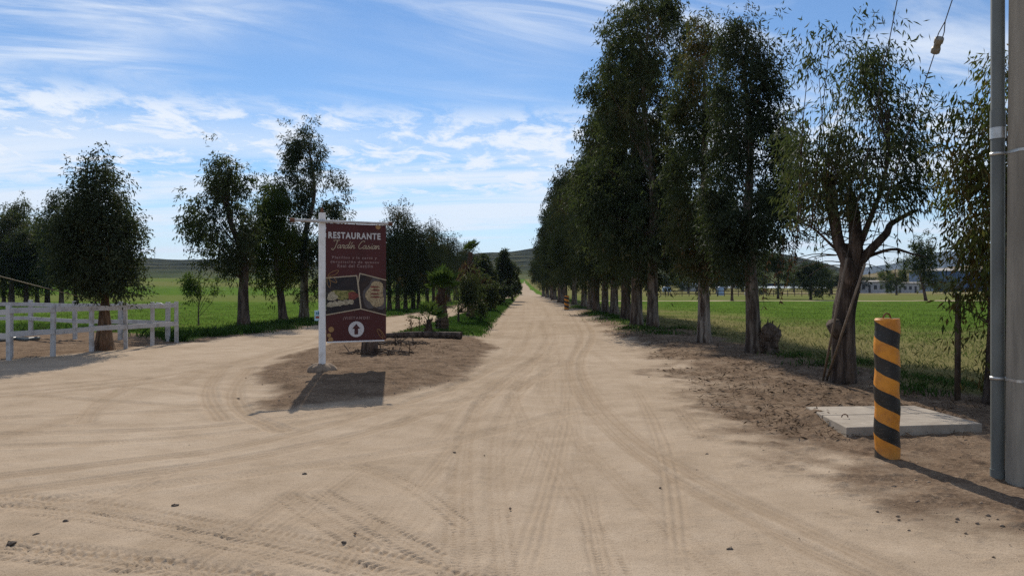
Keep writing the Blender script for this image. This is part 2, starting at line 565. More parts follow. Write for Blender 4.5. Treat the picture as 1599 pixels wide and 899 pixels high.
def ground_mat():
    m, N, L = new_mat('sandy ground and fields')
    p = pos(N, L)

    def attr(n):
        a = N.new('ShaderNodeAttribute')
        a.attribute_name = n
        return a.outputs['Fac']
    big = noise(N, L, p, 0.35, 5, 0.6)
    mid = noise(N, L, p, 2.2, 6, 0.65)
    fine = noise(N, L, p, 26, 5, 0.7)
    grit = noise(N, L, p, 110, 3, 0.7)
    # sand
    rs = ramp(N, [(0.32, (0.298, 0.228, 0.160)), (0.5, (0.398, 0.311, 0.226)), (0.68, (0.475, 0.382, 0.287))])
    L.new(math_n(N, L, 'ADD', math_n(N, L, 'MULTIPLY', big.outputs[0], 0.55), math_n(N, L, 'MULTIPLY', mid.outputs[0], 0.45)), rs.inputs[0])
    rg = ramp(N, [(0.36, (0.45, 0.41, 0.37)), (0.50, (1, 1, 1)), (0.8, (1.0, 1.0, 1.0))])
    L.new(grit.outputs[0], rg.inputs[0])
    sand = mixc(N, L, 0.55, rs.outputs[0], rg.outputs[0], 'MULTIPLY')
    # wheel tracks are mixed darker, strongest on ribs and in lug pits
    sand = mixc(N, L, math_n(N, L, 'MULTIPLY', attr('track'), 0.66), sand, (0.25, 0.180, 0.118))
    # dirt
    rd = ramp(N, [(0.34, (0.075, 0.053, 0.037)), (0.5, (0.172, 0.121, 0.083)), (0.66, (0.29, 0.215, 0.15))])
    L.new(math_n(N, L, 'ADD', math_n(N, L, 'MULTIPLY', fine.outputs[0], 0.55), math_n(N, L, 'MULTIPLY', mid.outputs[0], 0.45)), rd.inputs[0])
    # fresh crop and dry grass
    gm = noise(N, L, pos(N, L, (1, 0.45, 1)), 0.5, 6, 0.7)
    rgreen = ramp(N, [(0.36, (0.050, 0.074, 0.018)), (0.5, (0.078, 0.140, 0.022)), (0.62, (0.120, 0.175, 0.034))])
    L.new(math_n(N, L, 'ADD', math_n(N, L, 'MULTIPLY', gm.outputs[0], 0.7), math_n(N, L, 'MULTIPLY', fine.outputs[0], 0.3)), rgreen.inputs[0])
    rdry = ramp(N, [(0.30, (0.100, 0.095, 0.036)), (0.5, (0.175, 0.155, 0.066)), (0.72, (0.26, 0.215, 0.11))])
    L.new(math_n(N, L, 'ADD', math_n(N, L, 'MULTIPLY', mid.outputs[0], 0.6), math_n(N, L, 'MULTIPLY', fine.outputs[0], 0.4)), rdry.inputs[0])
    fieldc = mixc(N, L, attr('dry'), rgreen.outputs[0], rdry.outputs[0])

    def edge(a, amt):
        e = math_n(N, L, 'ADD', a, math_n(N, L, 'MULTIPLY', math_n(N, L, 'SUBTRACT', fine.outputs[0], 0.5), amt))
        mr = N.new('ShaderNodeMapRange')
        mr.inputs[1].default_value = 0.18
        mr.inputs[2].default_value = 0.82
        L.new(e, mr.inputs[0])
        return mr.outputs[0]
    c = mixc(N, L, edge(attr('dirt'), 1.15), sand, rd.outputs[0])
    c = mixc(N, L, edge(attr('green'), 0.8), c, fieldc)
    hgt = math_n(N, L, 'ADD', math_n(N, L, 'MULTIPLY', fine.outputs[0], 0.7), math_n(N, L, 'MULTIPLY', grit.outputs[0], 0.45))
    hgt = math_n(N, L, 'MULTIPLY', hgt, math_n(N, L, 'ADD', 0.35, math_n(N, L, 'MULTIPLY', attr('dirt'), 0.9)))
    return finish(m, N, L, c, 1.0, 0.0, 0, hgt, 0.60, 0.03)


M['ground'] = ground_mat()


def hill_mat(name, a, b, c_, scale, grassy=False):
    m, N, L = new_mat(name)
    n = noise(N, L, pos(N, L, (1, 1, 3)), scale, 8, 0.7)
    s = noise(N, L, pos(N, L, (1, 1, 9)), scale * 0.35, 4, 0.6)
    r = ramp(N, [(0.36, a), (0.5, b), (0.64, c_)])
    L.new(math_n(N, L, 'ADD', math_n(N, L, 'MULTIPLY', n.outputs[0], 0.65), math_n(N, L, 'MULTIPLY', s.outputs[0], 0.35)), r.inputs[0])
    # terraces cut along the contour
    t = N.new('ShaderNodeTexCoord')
    q = N.new('ShaderNodeSeparateXYZ')
    L.new(t.outputs['Object'], q.inputs[0])
    w = math_n(N, L, 'ADD', math_n(N, L, 'MULTIPLY', q.outputs[2], 0.16), math_n(N, L, 'MULTIPLY', s.outputs[0], 1.6))
    f = math_n(N, L, 'FRACT', w)
    st = math_n(N, L, 'LESS_THAN', f, 0.22)
    col = mixc(N, L, math_n(N, L, 'MULTIPLY', st, 0.75), r.outputs[0], tuple(v * 0.45 for v in a))
    if grassy:      # grazed lower slopes
        lowz = N.new('ShaderNodeMapRange')
        lowz.inputs[1].default_value, lowz.inputs[2].default_value = 20.0, 11.0
        L.new(math_n(N, L, 'ADD', q.outputs[2], math_n(N, L, 'MULTIPLY', math_n(N, L, 'SUBTRACT', n.outputs[0], .5), 16.0)), lowz.inputs[0])
        rgr = ramp(N, [(0.40, (0.060, 0.078, 0.030)), (0.58, (0.115, 0.125, 0.050))])
        L.new(s.outputs[0], rgr.inputs[0])
        col = mixc(N, L, math_n(N, L, 'MULTIPLY', lowz.outputs[0], .85), col, rgr.outputs[0])
    return finish(m, N, L, col, 1.0, 0.0, 0, n.outputs[0], 0.4, 2.0)


M['hill'] = hill_mat('scrubby hillside', (0.020, 0.024, 0.015), (0.040, 0.044, 0.026), (0.095, 0.090, 0.050), 0.06, True)
M['hill_tan'] = hill_mat('dry tan hillside', (0.12, 0.10, 0.055), (0.19, 0.155, 0.085), (0.26, 0.21, 0.12), 0.04)
M['mountain'] = simple('far mountain rock and scrub', (0.075, 0.075, 0.055), (0.045, 0.05, 0.04), 0.004, 1.0, 0.0, 0, 0)


# ------------------------------------------------------------------ ground sheet
def P2(*pp):
    return [gp(*q) for q in pp]


def densify(pts, step=0.12):
    s = smooth_path([Vector((a, b, 0)) for a, b in pts], 14)
    a = np.array([(v.x, v.y) for v in s])
    return a


TR = []   # (polyline, half width, depth, tread period, chevron)


SURE = [0.86]


def track(pts, hw=0.11, depth=0.014, per=0.0, tw=0.006):
    TR.append((densify(pts), hw, depth, per, tw, SURE[0]))


def offset_poly(pts, d):
    a = np.array(pts, float)
    t = np.gradient(a, axis=0)
    t /= np.linalg.norm(t, axis=1)[:, None] + 1e-9
    return [tuple(v) for v in a + np.stack([t[:, 1], -t[:, 0]], 1) * d]


# tracks that can be traced in the photograph
track(P2((735, 990), (722, 760), (733, 670), (765, 615), (820, 572), (868, 535), (862, 500), (845, 475)), 0.11, 0.018, 0.075)
track(P2((800, 990), (775, 730), (785, 660), (812, 610), (865, 575), (905, 548), (890, 505), (858, 475)), 0.11, 0.016, 0.06)
track(P2((1480, 930), (1230, 812), (1070, 735), (968, 665), (918, 605), (908, 562), (925, 520), (905, 492)), 0.10, 0.026, 0.0)
track(P2((1420, 930), (1190, 822), (1030, 735), (940, 662), (898, 605), (892, 562), (908, 520), (892, 492)), 0.08, 0.016, 0.0)
track(P2((1250, 990), (1080, 850), (960, 745), (880, 660), (850, 600), (862, 545), (850, 500)), 0.10, 0.013, 0.07)
track(P2((1010, 990), (930, 830), (870, 730), (815, 655), (805, 605), (838, 560), (862, 520)), 0.11, 0.015, 0.07)
track(P2((-60, 752), (200, 722), (400, 692), (600, 640), (740, 590), (815, 545), (830, 505)), 0.12, 0.013, 0.0)
track(P2((-60, 778), (220, 740), (430, 706), (640, 655), (770, 600), (850, 540), (845, 500)), 0.12, 0.012, 0.0)
track(P2((-60, 700), (180, 692), (400, 672), (620, 632), (760, 580), (825, 530)), 0.12, 0.012, 0.07)
track(P2((-60, 655), (150, 648), (380, 640), (560, 640), (740, 622), (850, 585)), 0.13, 0.010, 0.0)
track(P2((-80, 805), (150, 770), (420, 735), (700, 690), (900, 640)), 0.12, 0.010, 0.08)
track(P2((-60, 776), (60, 782), (220, 800), (420, 838), (640, 880), (820, 930)), 0.17, 0.007, 0.10, 0.015)
track(P2((-40, 790), (100, 800), (240, 822), (430, 860), (620, 905)), 0.14, 0.006, 0.085, 0.013)
track(P2((20, 862), (140, 872), (260, 884), (400, 905), (500, 930)), 0.16, 0.008, 0.12, 0.018)
track(P2((-60, 842), (60, 852), (180, 868), (330, 895), (430, 930)), 0.11, 0.006, 0.085, 0.013)
track(P2((565, 728), (610, 742), (665, 772), (720, 812)), 0.11, 0.006, 0.075, 0.012)
track(P2((505, 772), (545, 795), (610, 832), (680, 868)), 0.14, 0.006, 0.085, 0.013)
track(P2((450, 775), (500, 810), (570, 850)), 0.12, 0.006, 0.075, 0.012)
track(P2((392, 575), (372, 598), (366, 622), (385, 648), (440, 672)), 0.13, 0.022, 0.0)
track(P2((352, 572), (330, 596), (326, 622), (348, 655)), 0.13, 0.018, 0.0)
track(P2((230, 590), (160, 625), (130, 660)), 0.12, 0.014, 0.0)
track(P2((690, 990), (705, 860), (722, 720), (745, 640), (800, 590), (860, 560)), 0.10, 0.012, 0.06)
SURE[0] = 0.25
rr = random.Random(3)
for k in range(13):      # many faint passes along the road
    o = rr.uniform(-0.4, 1.0)
    far = [(road_l(Y) + (road_r(Y) - road_l(Y)) * min(max(0.5 + (o - 0.3) * 0.62 + rr.uniform(-.06, .06), 0.1), 0.92), Y) for Y in (110, 70, 45, 30, 20, 14)]
    endx, endy = -2.2 + (o + .4) / 1.4 * 4.2 + rr.uniform(-.4, .4), 3.6
    lx = far[-1][0]
    pts = far + [(lx * 0.6 + endx * 0.4, 8.5 + rr.uniform(-1, 1)), (endx, endy)]
    hw, dp, pr = rr.uniform(0.08, 0.13), rr.uniform(0.004, 0.009), rr.choice([0, 0, 0.07])
    track(pts, hw, dp, pr, 0.004)
    track(offset_poly(pts, 1.45), hw, dp * 0.9, pr, 0.004)
for k in range(10):      # passes that swing in from the left road
    a = rr.uniform(0.1, 0.9)
    pts = [(float(lroad_up(Y)) * (1 - a) + float(lroad_lo(Y)) * a, Y) for Y in (60, 45, 33, 26)]
    pts += [(-6.3 + a * 1.0, 19 + rr.uniform(-1, 1)), (-6.9 + a * 1.4, 13.5 + rr.uniform(-1.5, 1)), (-9 + rr.uniform(-2, 4), 8.5 + rr.uniform(-2, 1)), (-13 + rr.uniform(-2, 3), 5.0)]
    track(pts, rr.uniform(0.09, 0.14), rr.uniform(0.007, 0.014), rr.choice([0, 0, 0.07]), 0.004)
for k in range(9):       # passes that cut across to the left
    y0 = rr.uniform(7, 15)
    pts = [(2.6 + rr.uniform(-.6, .4), 45), (1.4 + rr.uniform(-.6, .6), 26), (0.2 + rr.uniform(-.6, .8), 16), (-2.6, 8.8 + (y0 - 7) * 0.25), (-7.5, 7.4 + (y0 - 7) * 0.75), (-14, 6.6 + (y0 - 7) * 1.0)]
    track(pts, rr.uniform(0.09, 0.14), rr.uniform(0.004, 0.008), 0, 0)


def build_ground():
    inner = np.linspace(-39, 39, 860)
    outer = np.concatenate([np.linspace(-180, -42, 70), inner, np.linspace(42, 180, 70)])[:-1]
    th = np.radians(outer)
    r1 = np.exp(np.arange(math.log(3.3), math.log(20), 0.0031))
    r2 = np.exp(np.arange(math.log(20), math.log(150), 0.0075))
    r3 = np.exp(np.linspace(math.log(150), math.log(5200), 90))
    r0 = np.linspace(0.25, 3.25, 24)
    r = np.concatenate([r0, r1, r2, r3])
    nt, nr = len(th), len(r)
    RR, TT = np.meshgrid(r, th, indexing='ij')
    X, Y = (RR * np.sin(TT)).ravel(), (RR * np.cos(TT)).ravel()
    Z = terr_np(X, Y)
    dirt, green, dry = masks(X, Y)
    sand = np.clip(1 - np.maximum(dirt, green), 0, 1)
    trk = np.zeros_like(X)
    # gentle undulation and roughness
    nearw = 1 - sst(60, 120, RR.ravel())
    Z += nearw * (0.030 * (fbm2(X * 0.45, Y * 0.45, 51, 3) - 0.5) + 0.010 * (fbm2(X * 2.3, Y * 2.3, 61, 3) - 0.5))
    clod = np.maximum(fbm2(X * 7, Y * 7, 71, 3) - 0.48, 0)
    Z += nearw * (0.09 * clod * np.clip(dirt - green * 0.4, 0, 1) + 0.012 * clod * sand)
    idx = np.where((RR.ravel() > 3.2) & (RR.ravel() < 110) & (np.abs(TT.ravel()) < R(40)) & (sand > 0.03))[0]
    px, py = X[idx], Y[idx]
    dz, tk = np.zeros(len(idx)), np.zeros(len(idx))
    warp = (fbm2(px * 1.1, py * 1.1, 81, 2) - 0.5) * 0.10
    for k, (pl, hw, dep, per, tw, sure) in enumerate(TR):
        lo, hi = pl.min(0) - 0.6, pl.max(0) + 0.6
        sel = np.where((px > lo[0]) & (px < hi[0]) & (py > lo[1]) & (py < hi[1]))[0]
        if not len(sel):
            continue
        qx, qy = px[sel], py[sel]
        best, bs, bsd = np.full(len(sel), 9.0), np.zeros(len(sel)), np.zeros(len(sel))
        acc = 0.0
        for i in range(len(pl) - 1):
            a, b = pl[i], pl[i + 1]
            e = b - a
            l = math.hypot(*e)
            if l < 1e-5:
                continue
            wx, wy = qx - a[0], qy - a[1]
            t = np.clip((wx * e[0] + wy * e[1]) / (l * l), 0, 1)
            d = np.hypot(wx - e[0] * t, wy - e[1] * t)
            sd = (wx * e[1] - wy * e[0]) / l
            m = d < best
            best[m] = d[m]
            bs[m] = acc + t[m] * l
            bsd[m] = sd[m]
            acc += l
        d = np.abs(best + warp[sel] * 0.4)
        fade = sure + (1 - sure) * sst(0.35, 0.6, vnoise(bs * 0.5 + k * 9.1, bs * 0 + k, seed=5))
        core = np.exp(-(d / hw) ** 4)
        z = (-dep * core + dep * 0.42 * np.exp(-((d - 1.3 * hw) / (0.32 * hw)) ** 2)) * 0.62
        rib = np.cos(d / hw * 11.0 + k)
        z = z + 0.0035 * rib * core * sst(32, 14, qy) * (per == 0)
        if per > 0:
            pr2 = per * .62
            ph = bs / pr2 + np.abs(bsd) / pr2 * 0.35 + 0.16 * vnoise(bs * 9, bsd * 9, seed=k)
            ph = ph + 0.5 * (bsd > 0)
            lug = np.clip(np.cos(np.abs(bsd) / hw * 9.0 + 1.2) * .8 + .55, 0, 1)
            ts = np.tanh(3.0 * np.sin(ph * 6.2832)) * lug
            rib = rib * 0.25 - ts
            z = z + 0.62 * tw * core * ts * sst(24, 11, qy) * (0.4 + 0.6 * sst(.35, .6, vnoise(qx * 6, qy * 6, seed=k + 3)))
        dz[sel] += z * fade
        tk[sel] = np.maximum(tk[sel], core * fade * min(1, max(dep / 0.014, tw / .012)) * ((0.45 if per == 0 else 0.15) + (0.55 if per == 0 else 0.95) * np.clip(rib, 0, 1) * (0.4 + 0.6 * vnoise(qx * 5, qy * 5, seed=k))))
    Z[idx] += np.clip(dz, -0.04, 0.035) * np.clip(sand[idx] * 1.3, 0, 1)
    trk[idx] = tk
    V = np.stack([X, Y, Z], 1)
    i, j = np.meshgrid(np.arange(nr - 1), np.arange(nt), indexing='ij')
    j2 = (j + 1) % nt
    Fc = np.stack([i * nt + j, (i + 1) * nt + j, (i + 1) * nt + j2, i * nt + j2], -1).reshape(-1, 4)[:, ::-1]
    # close the middle with a ring of quads folded onto one centre vertex pair
    c = len(V)
    V = np.vstack([V, [[0, 0, float(Z[0])]]])
    ex = lambda a: np.append(a, a[0])
    jj = np.arange(0, nt - 1, 2)
    mid = np.stack([np.full(len(jj), c), jj, jj + 1, (jj + 2) % nt], 1)[:, ::-1]
    Fc = np.vstack([Fc, mid])
    me = np_mesh('ground', V, Fc, M['ground'], True, {'dirt': ex(dirt), 'green': ex(green), 'dry': ex(dry), 'track': ex(trk)})
    tag(link('ground', me), kind='structure')


build_ground()


# ------------------------------------------------------------------ hills
def ridge(name, prof, D0, D1, D2, mat, base0, nx=260, ny=44, rough=1.0, seed=0):
    xs = np.array([p[0] for p in prof], float)
    ys = np.array([p[1] for p in prof], float)
    pxs = np.linspace(xs[0], xs[-1], nx)
    top = np.interp(pxs, xs, ys)
    u = (pxs - CX) / F
    Yr = np.concatenate([np.linspace(D0, D1, ny), np.linspace(D1, D2, 9)[1:]])
    U, YY = np.meshgrid(u, Yr, indexing='xy')
    X = U * YY
    zr = H + (HY - top) / F * D1
    ZR = np.broadcast_to(zr, X.shape)
    s = np.where(YY <= D1, (YY - D0) / (D1 - D0), 1 - (YY - D1) / (D2 - D1))
    s = np.clip(s, 0, 1)
    n = fbm2(X / 70 * 550 / D0, YY / 70 * 550 / D0, 91 + seed, 5) - 0.5
    Z = base0 - 3 + (ZR - base0 + 3) * (s ** 0.85) + n * rough * np.minimum(s * 4, 1) * (ZR - base0) * 0.22
    V = np.stack([X.ravel(), YY.ravel(), np.maximum(Z.ravel(), -0.5)], 1)
    a, b = X.shape
    i, j = np.meshgrid(np.arange(a - 1), np.arange(b - 1), indexing='ij')
    Fc = np.stack([i * b + j, i * b + j + 1, (i + 1) * b + j + 1, (i + 1) * b + j], -1).reshape(-1, 4)
    me = np_mesh(name, V, Fc, mat, True)
    tag(link(name, me), kind='structure')


ridge('hill', [(-1300, 412), (-800, 405), (0, 404), (232, 403), (330, 405), (500, 409), (640, 410), (700, 404), (760, 395), (800, 391), (838, 387), (880, 388), (1000, 390), (1230, 396), (1290, 412), (1345, 430), (1400, 446)], 560, 950, 1500, M['hill'], 8.0, 420, 50, 0.8)
ridge('hill', [(1290, 446), (1345, 430), (1400, 421), (1450, 424), (1500, 416), (1560, 410), (1700, 405), (2100, 405), (2500, 430)], 420, 640, 1000, M['hill_tan'], 1.2, 200, 40, 0.7, 4)
ridge('mountain', [(1290, 430), (1340, 418), (1395, 411), (1425, 402), (1460, 397), (1482, 394), (1505, 399), (1560, 392), (1700, 383), (2000, 395), (2300, 430)], 3300, 4200, 4900, M['mountain'], 0.0, 200, 40, 0.9, 8)


# ------------------------------------------------------------------ foliage
def leaves_np(g, rows, n_twigs, per, L, W, tl=0.35, droop=0.8, thr=0.40, nsc=0.9, depth=1.0, jit=0.07, tint_hi=0.0, wexp=1.15, bough=13, hin=.45):
    """rows: list of (z, xl, xr) in metres local to the tree base. Returns V, F, tint, twig centres"""
    rows = sorted(rows)
    z = np.array([r[0] for r in rows])
    xl = np.array([r[1] for r in rows])
    xr = np.array([r[2] for r in rows])
    # sample heights by area
    zz = np.linspace(z[0], z[-1], 400)
    w = np.maximum(np.interp(zz, z, xr) - np.interp(zz, z, xl), 0.05) ** wexp
    cdf = np.cumsum(w) / w.sum()
    # boughs spread through the crown, then twigs gathered round the boughs: lumps, gaps and feathery edges
    nb = max(6, int(n_twigs / bough))
    P = np.zeros((0, 3))
    while len(P) < nb:
        m = nb * 2
        pz = np.interp(g.random(m), cdf, zz)
        a, b = np.interp(pz, z, xl), np.interp(pz, z, xr)
        c, hw = (a + b) / 2, (b - a) / 2
        th = g.uniform(0, 2 * math.pi, m)
        rad = np.sqrt(g.random(m)) ** 0.8
        lump = vnoise(np.cos(th) * 1.6 + 11, np.sin(th) * 1.6 + 23, pz * max(nsc, 0.5) * 1.5, seed=int(n_twigs) % 50)
        lump = 0.58 + 0.72 * lump
        rad = np.where(g.random(m) < .14, rad * 1.25, rad)
        hw = np.maximum(hw - tl * hin, hw * .45)
        pz = np.minimum(pz, z[-1] - tl * .4)
        x = c + hw * rad * np.cos(th) * lump
        y = hw * rad * np.sin(th) * depth * lump
        q = vnoise(x * nsc + 31, y * nsc + 7, pz * nsc * 0.8, seed=7) * 0.7 + 0.3 * vnoise(x * nsc * 2.7, y * nsc * 2.7, pz * nsc * 2.7, seed=9)
        ok = q > thr + 0.12 * (rad ** 2) - 0.06
        P = np.vstack([P, np.stack([x, y, pz], 1)[ok]])
    P = P[:nb]
    ci = g.integers(0, nb, n_twigs)
    sg = tl * 0.62
    sz = g.uniform(0.4, 1.5, nb)[ci][:, None]
    P = P[ci] + g.normal(0, 1, (n_twigs, 3)) * sz * np.array([sg * .56, sg * .56, sg * 1.05])
    P[:, 2] = np.maximum(P[:, 2], z[0] - tl * .4)
    axis = np.stack([np.interp(P[:, 2], z, (xl + xr) / 2), np.zeros(n_twigs), P[:, 2]], 1)
    out = P - axis
    out /= np.linalg.norm(out, axis=1)[:, None] + 0.1
    d = out * 0.7 + g.normal(0, 0.55, (n_twigs, 3)) + np.array([0, 0, 0.45 - droop * 0.55])
    d /= np.linalg.norm(d, axis=1)[:, None] + 1e-6
    t = g.random((n_twigs, per))
    base = P[:, None, :] + d[:, None, :] * (t[..., None] * tl) + g.normal(0, jit, (n_twigs, per, 3))
    base[..., 2] -= droop * 0.35 * tl * t ** 2
    ld = g.normal(0, 0.55, (n_twigs, per, 3)) + d[:, None, :] * 0.4 + np.array([0, 0, -droop])
    ld /= np.linalg.norm(ld, axis=2)[..., None] + 1e-6
    n = n_twigs * per
    base, ld = base.reshape(n, 3), ld.reshape(n, 3)
    side = np.cross(ld, g.normal(0, 1, (n, 3)))
    side /= np.linalg.norm(side, axis=1)[:, None] + 1e-6
    LL = (L * g.uniform(0.6, 1.25, n))[:, None]
    WW = (W * g.uniform(0.7, 1.25, n))[:, None]
    bend = np.cross(ld, side) * (LL * g.uniform(-.12, .12, (n, 1)))
    v = np.stack([base, base + ld * LL * 0.42 + side * WW * 0.5 + bend, base + ld * LL, base + ld * LL * 0.42 - side * WW * 0.5 + bend], 1).reshape(-1, 3)
    f = np.arange(n * 4).reshape(-1, 4)
    tw = vnoise(P[:, 0] * 0.9, P[:, 1] * 0.9, P[:, 2] * 0.9, seed=77)
    ti = np.clip(np.repeat(tw * 0.85 + g.uniform(-.15, .15, n_twigs) + tint_hi, per) + g.normal(0, 0.10, n), 0, 1)
    return v, f, np.repeat(ti, 4), P


def px_rows(rows, base, Y):
    """pixel rows (py, xl, xr) -> metres local to base"""
    return [(at(0, py, Y).z - base.z, at(a, py, Y).x - base.x, at(b, py, Y).x - base.x) for py, a, b in rows]


def twigs_mb(mb, trunk_path, P, n, g, r0=0.018, zmin=0.3):
    """thin branches from the trunk up and out to some of the twig centres"""
    zs = [p.z for p in trunk_path]
    for i in g.choice(len(P), min(n, len(P)), replace=False):
        q = Vector(P[i])
        zt = max(zs[0] + zmin * (zs[-1] - zs[0]), q.z - (0.5 + 0.9 * g.random()) * (math.hypot(q.x, q.y) * 0.9 + 0.3))
        zt = min(zt, zs[-1] * 0.98)
        a = trunk_path[min(range(len(zs)), key=lambda k: abs(zs[k] - zt))]
        mid = a.lerp(q, 0.5) + Vector((g.normal(0, .08), g.normal(0, .08), 0.12 * (q - a).length * 0.6 + g.normal(0, .05)))
        pth = smooth_path([a, mid, q], 3)
        L_ = (q - a).length
        rr_ = r0 * (0.6 + 0.35 * L_)
        mb.tube(pth, [rr_ * (1 - 0.82 * k / (len(pth) - 1)) for k in range(len(pth))], 5, cap=False)


def flare(path, r, n_extra=0.5, tap=0.86):
    out = []
    L_ = path[-1].z - path[0].z
    for p in path:
        t = (p.z - path[0].z) / max(L_, 0.01)
        h = p.z - path[0].z
        out.append(max(r * (1 - tap * t) * (1 + n_extra * math.exp(-h / 0.28)), 0.012))
    return out


def tree(name, X, Y, rows, r, label, cat='tree', group=None, bk='bark_mid', lf='leaf', n_twigs=900, per=24, L=0.13, W=0.024, tl=0.4, droop=0.8, thr=0.42,
         lean=(0, 0), top=None, seed=0, limbs=26, limb_r=0.02, jit=0.07, nsc=0.9, tint=0.0, path=None, depth=1.0, pixel=True, parts=True, tap=0.86, wexp=1.15, bough=13, hin=.45):
    g = np.random.default_rng(100 + seed)
    base = Vector((X, Y, gz(X, Y) - 0.03))
    rw = px_rows(rows, base, Y) if pixel else rows
    root = thing(name, base, label, cat, group)
    v, f, ti, P = leaves_np(g, rw, n_twigs, per, L, W, tl, droop, thr, nsc, depth, jit, tint, wexp, bough, hin)
    me = np_mesh('crown', v, f, M[lf], False, {'tint': ti})
    link('crown', me, root)
    zt = max(q[0] for q in rw)
    cz = sorted(rw)
    midx = lambda zz: float(np.interp(zz, [q[0] for q in cz], [(q[1] + q[2]) / 2 for q in cz]))
    if path is None:
        top = top or 0.9 * zt
        path = smooth_path([Vector((0, 0, -0.15)), Vector((lean[0] * 0.25, lean[1], top * 0.22)), Vector((lean[0] * 0.6, 0, top * 0.45)),
                            Vector((midx(top * 0.7) * 0.7 + lean[0] * 0.2, g.normal(0, .1), top * 0.72)), Vector((midx(top), g.normal(0, .1), top))], 6)
    else:
        path = smooth_path([Vector(p) for p in path], 6)
    mb = MB()
    mb.tube(path, flare(path, r, .5, tap), 14, 0.07, seed)
    twigs_mb(mb, path, P, limbs, g, limb_r)
    mb.build('trunk', M[bk], root, smooth=True)
    return root, P, path


# ---- right-hand row, the four nearest trees one by one
X1, Y1 = gp(1315, 607)
b1 = Vector((X1, Y1, gz(X1, Y1) - 0.03))
L1 = lambda px, py, dy=0.0: at(px, py, Y1) - b1 + Vector((0, dy, 0))
ROW1 = [(38, 1296, 1340), (62, 1278, 1355), (85, 1262, 1395), (110, 1230, 1436), (150, 1216, 1454), (200, 1212, 1474), (245, 1220, 1486), (280, 1236, 1464), (300, 1252, 1440), (316, 1270, 1420)]
t1, P1, _ = tree('eucalyptus_tree', X1, Y1, ROW1, 0.185, 'pollarded eucalyptus with bare forked limbs behind the striped bollard', 'tree', None,
                 'bark_dark', 'leaf', 820, 14, 0.135, 0.025, 0.38, 1.0, 0.47, tap=0.15, bough=21, hin=.3, seed=1, limbs=0, tint=-0.02,
                 path=[L1(1315, 640), L1(1317, 575), L1(1319, 500, .03), L1(1326, 440), L1(1331, 400), L1(1330, 380)])
mb = MB()
g1 = np.random.default_rng(5)
limbs1 = [([(1322, 460), (1318, 420), (1308, 380), (1305, 340), (1300, 302)], 0.105, 0.075), ([(1328, 430), (1333, 380), (1337, 340), (1336, 300)], 0.11, 0.08),
          ([(1330, 425), (1350, 395), (1378, 365), (1402, 348), (1432, 328)], 0.085, 0.03), ([(1330, 410), (1342, 370), (1360, 330), (1376, 290), (1385, 230)], 0.06, 0.018),
          ([(1318, 400), (1300, 385), (1270, 360), (1248, 345)], 0.03, 0.008), ([(1345, 405), (1390, 390), (1420, 398), (1445, 402)], 0.03, 0.008)]
limb_pts = []
for pts, ra, rb in limbs1:
    pp = smooth_path([L1(a, b, g1.normal(0, .12) * (k > 0)) for k, (a, b) in enumerate(pts)], 5)
    limb_pts += pp[len(pp) // 3:]
    mb.tube(pp, [ra + (rb - ra) * k / (len(pp) - 1) for k in range(len(pp))], 10, 0.16 if ra > .05 else 0.05, int(g1.integers(99)))
for i in g1.choice(len(P1), 90, replace=False):
    q = Vector(P1[i])
    a = min(limb_pts, key=lambda s: abs(s.x - q.x) * 0.8 + (q.z - s.z) * .75 + (2 if s.z > q.z - .1 else 0) + 0.9 * g1.random())
    mid = a.lerp(q, 0.5) + Vector((g1.normal(0, .07) - 0.2 * (q.x - a.x) * 0.5, g1.normal(0, .1), 0.10))
    pp = smooth_path([a, mid, q], 4)
    r_ = g1.uniform(0.006, 0.013)
    mb.tube(pp, [r_ * (1 - 0.75 * k / (len(pp) - 1)) for k in range(len(pp))], 5, cap=False)
for k in range(34):      # dry bare twigs at the fork
    a = L1(g1.uniform(1300, 1340), g1.uniform(330, 420))
    s = -1 if k % 2 else 1
    b = a + Vector((s * g1.uniform(.3, .9), g1.normal(0, .3), g1.uniform(-.25, .4)))
    pp = smooth_path([a, a.lerp(b, .5) + Vector((0, 0, .08)), b], 4)
    mb.tube(pp, [0.010 * (1 - 0.7 * j / (len(pp) - 1)) for j in range(len(pp))], 4, cap=False)
mb.build('limb', M['bark_dark'], t1, smooth=True)
mb = MB()
mb.tube([L1(1316, 525), L1(1303, 515, -.08), L1(1294, 503, -.12)], [0.12, 0.12, 0.10], 10, 0.15, 4)
mb.build('branch_stub', M['bark_dark'], t1, smooth=True)


def strand(root, base, p0, p1, n, L, W, mat, g, name):
    """one thin hanging twig with leaves along it"""
    p0, p1 = Vector(p0), Vector(p1)
    mid = p0.lerp(p1, .5) + Vector((g.normal(0, .05), g.normal(0, .05), 0))
    pp = smooth_path([p0, mid, p1], 5)
    mb_ = MB()
    mb_.tube(pp, [.006 * (1 - .6 * k / (len(pp) - 1)) for k in range(len(pp))], 4, cap=False)
    for k in range(n):
        q = pp[min(len(pp) - 1, int(len(pp) * (.25 + .75 * g.random())))]
        d = Vector((g.normal(0, .45), g.normal(0, .45), -1)).normalized() * L * g.uniform(.7, 1.2)
        sd = d.cross(Vector((g.normal(0, 1), g.normal(0, 1), .2))).normalized() * W
        mb_.add([q, q + d * .45 + sd, q + d, q + d * .45 - sd], [(0, 1, 2, 3)])
    mb_.build(name, M[mat], root)


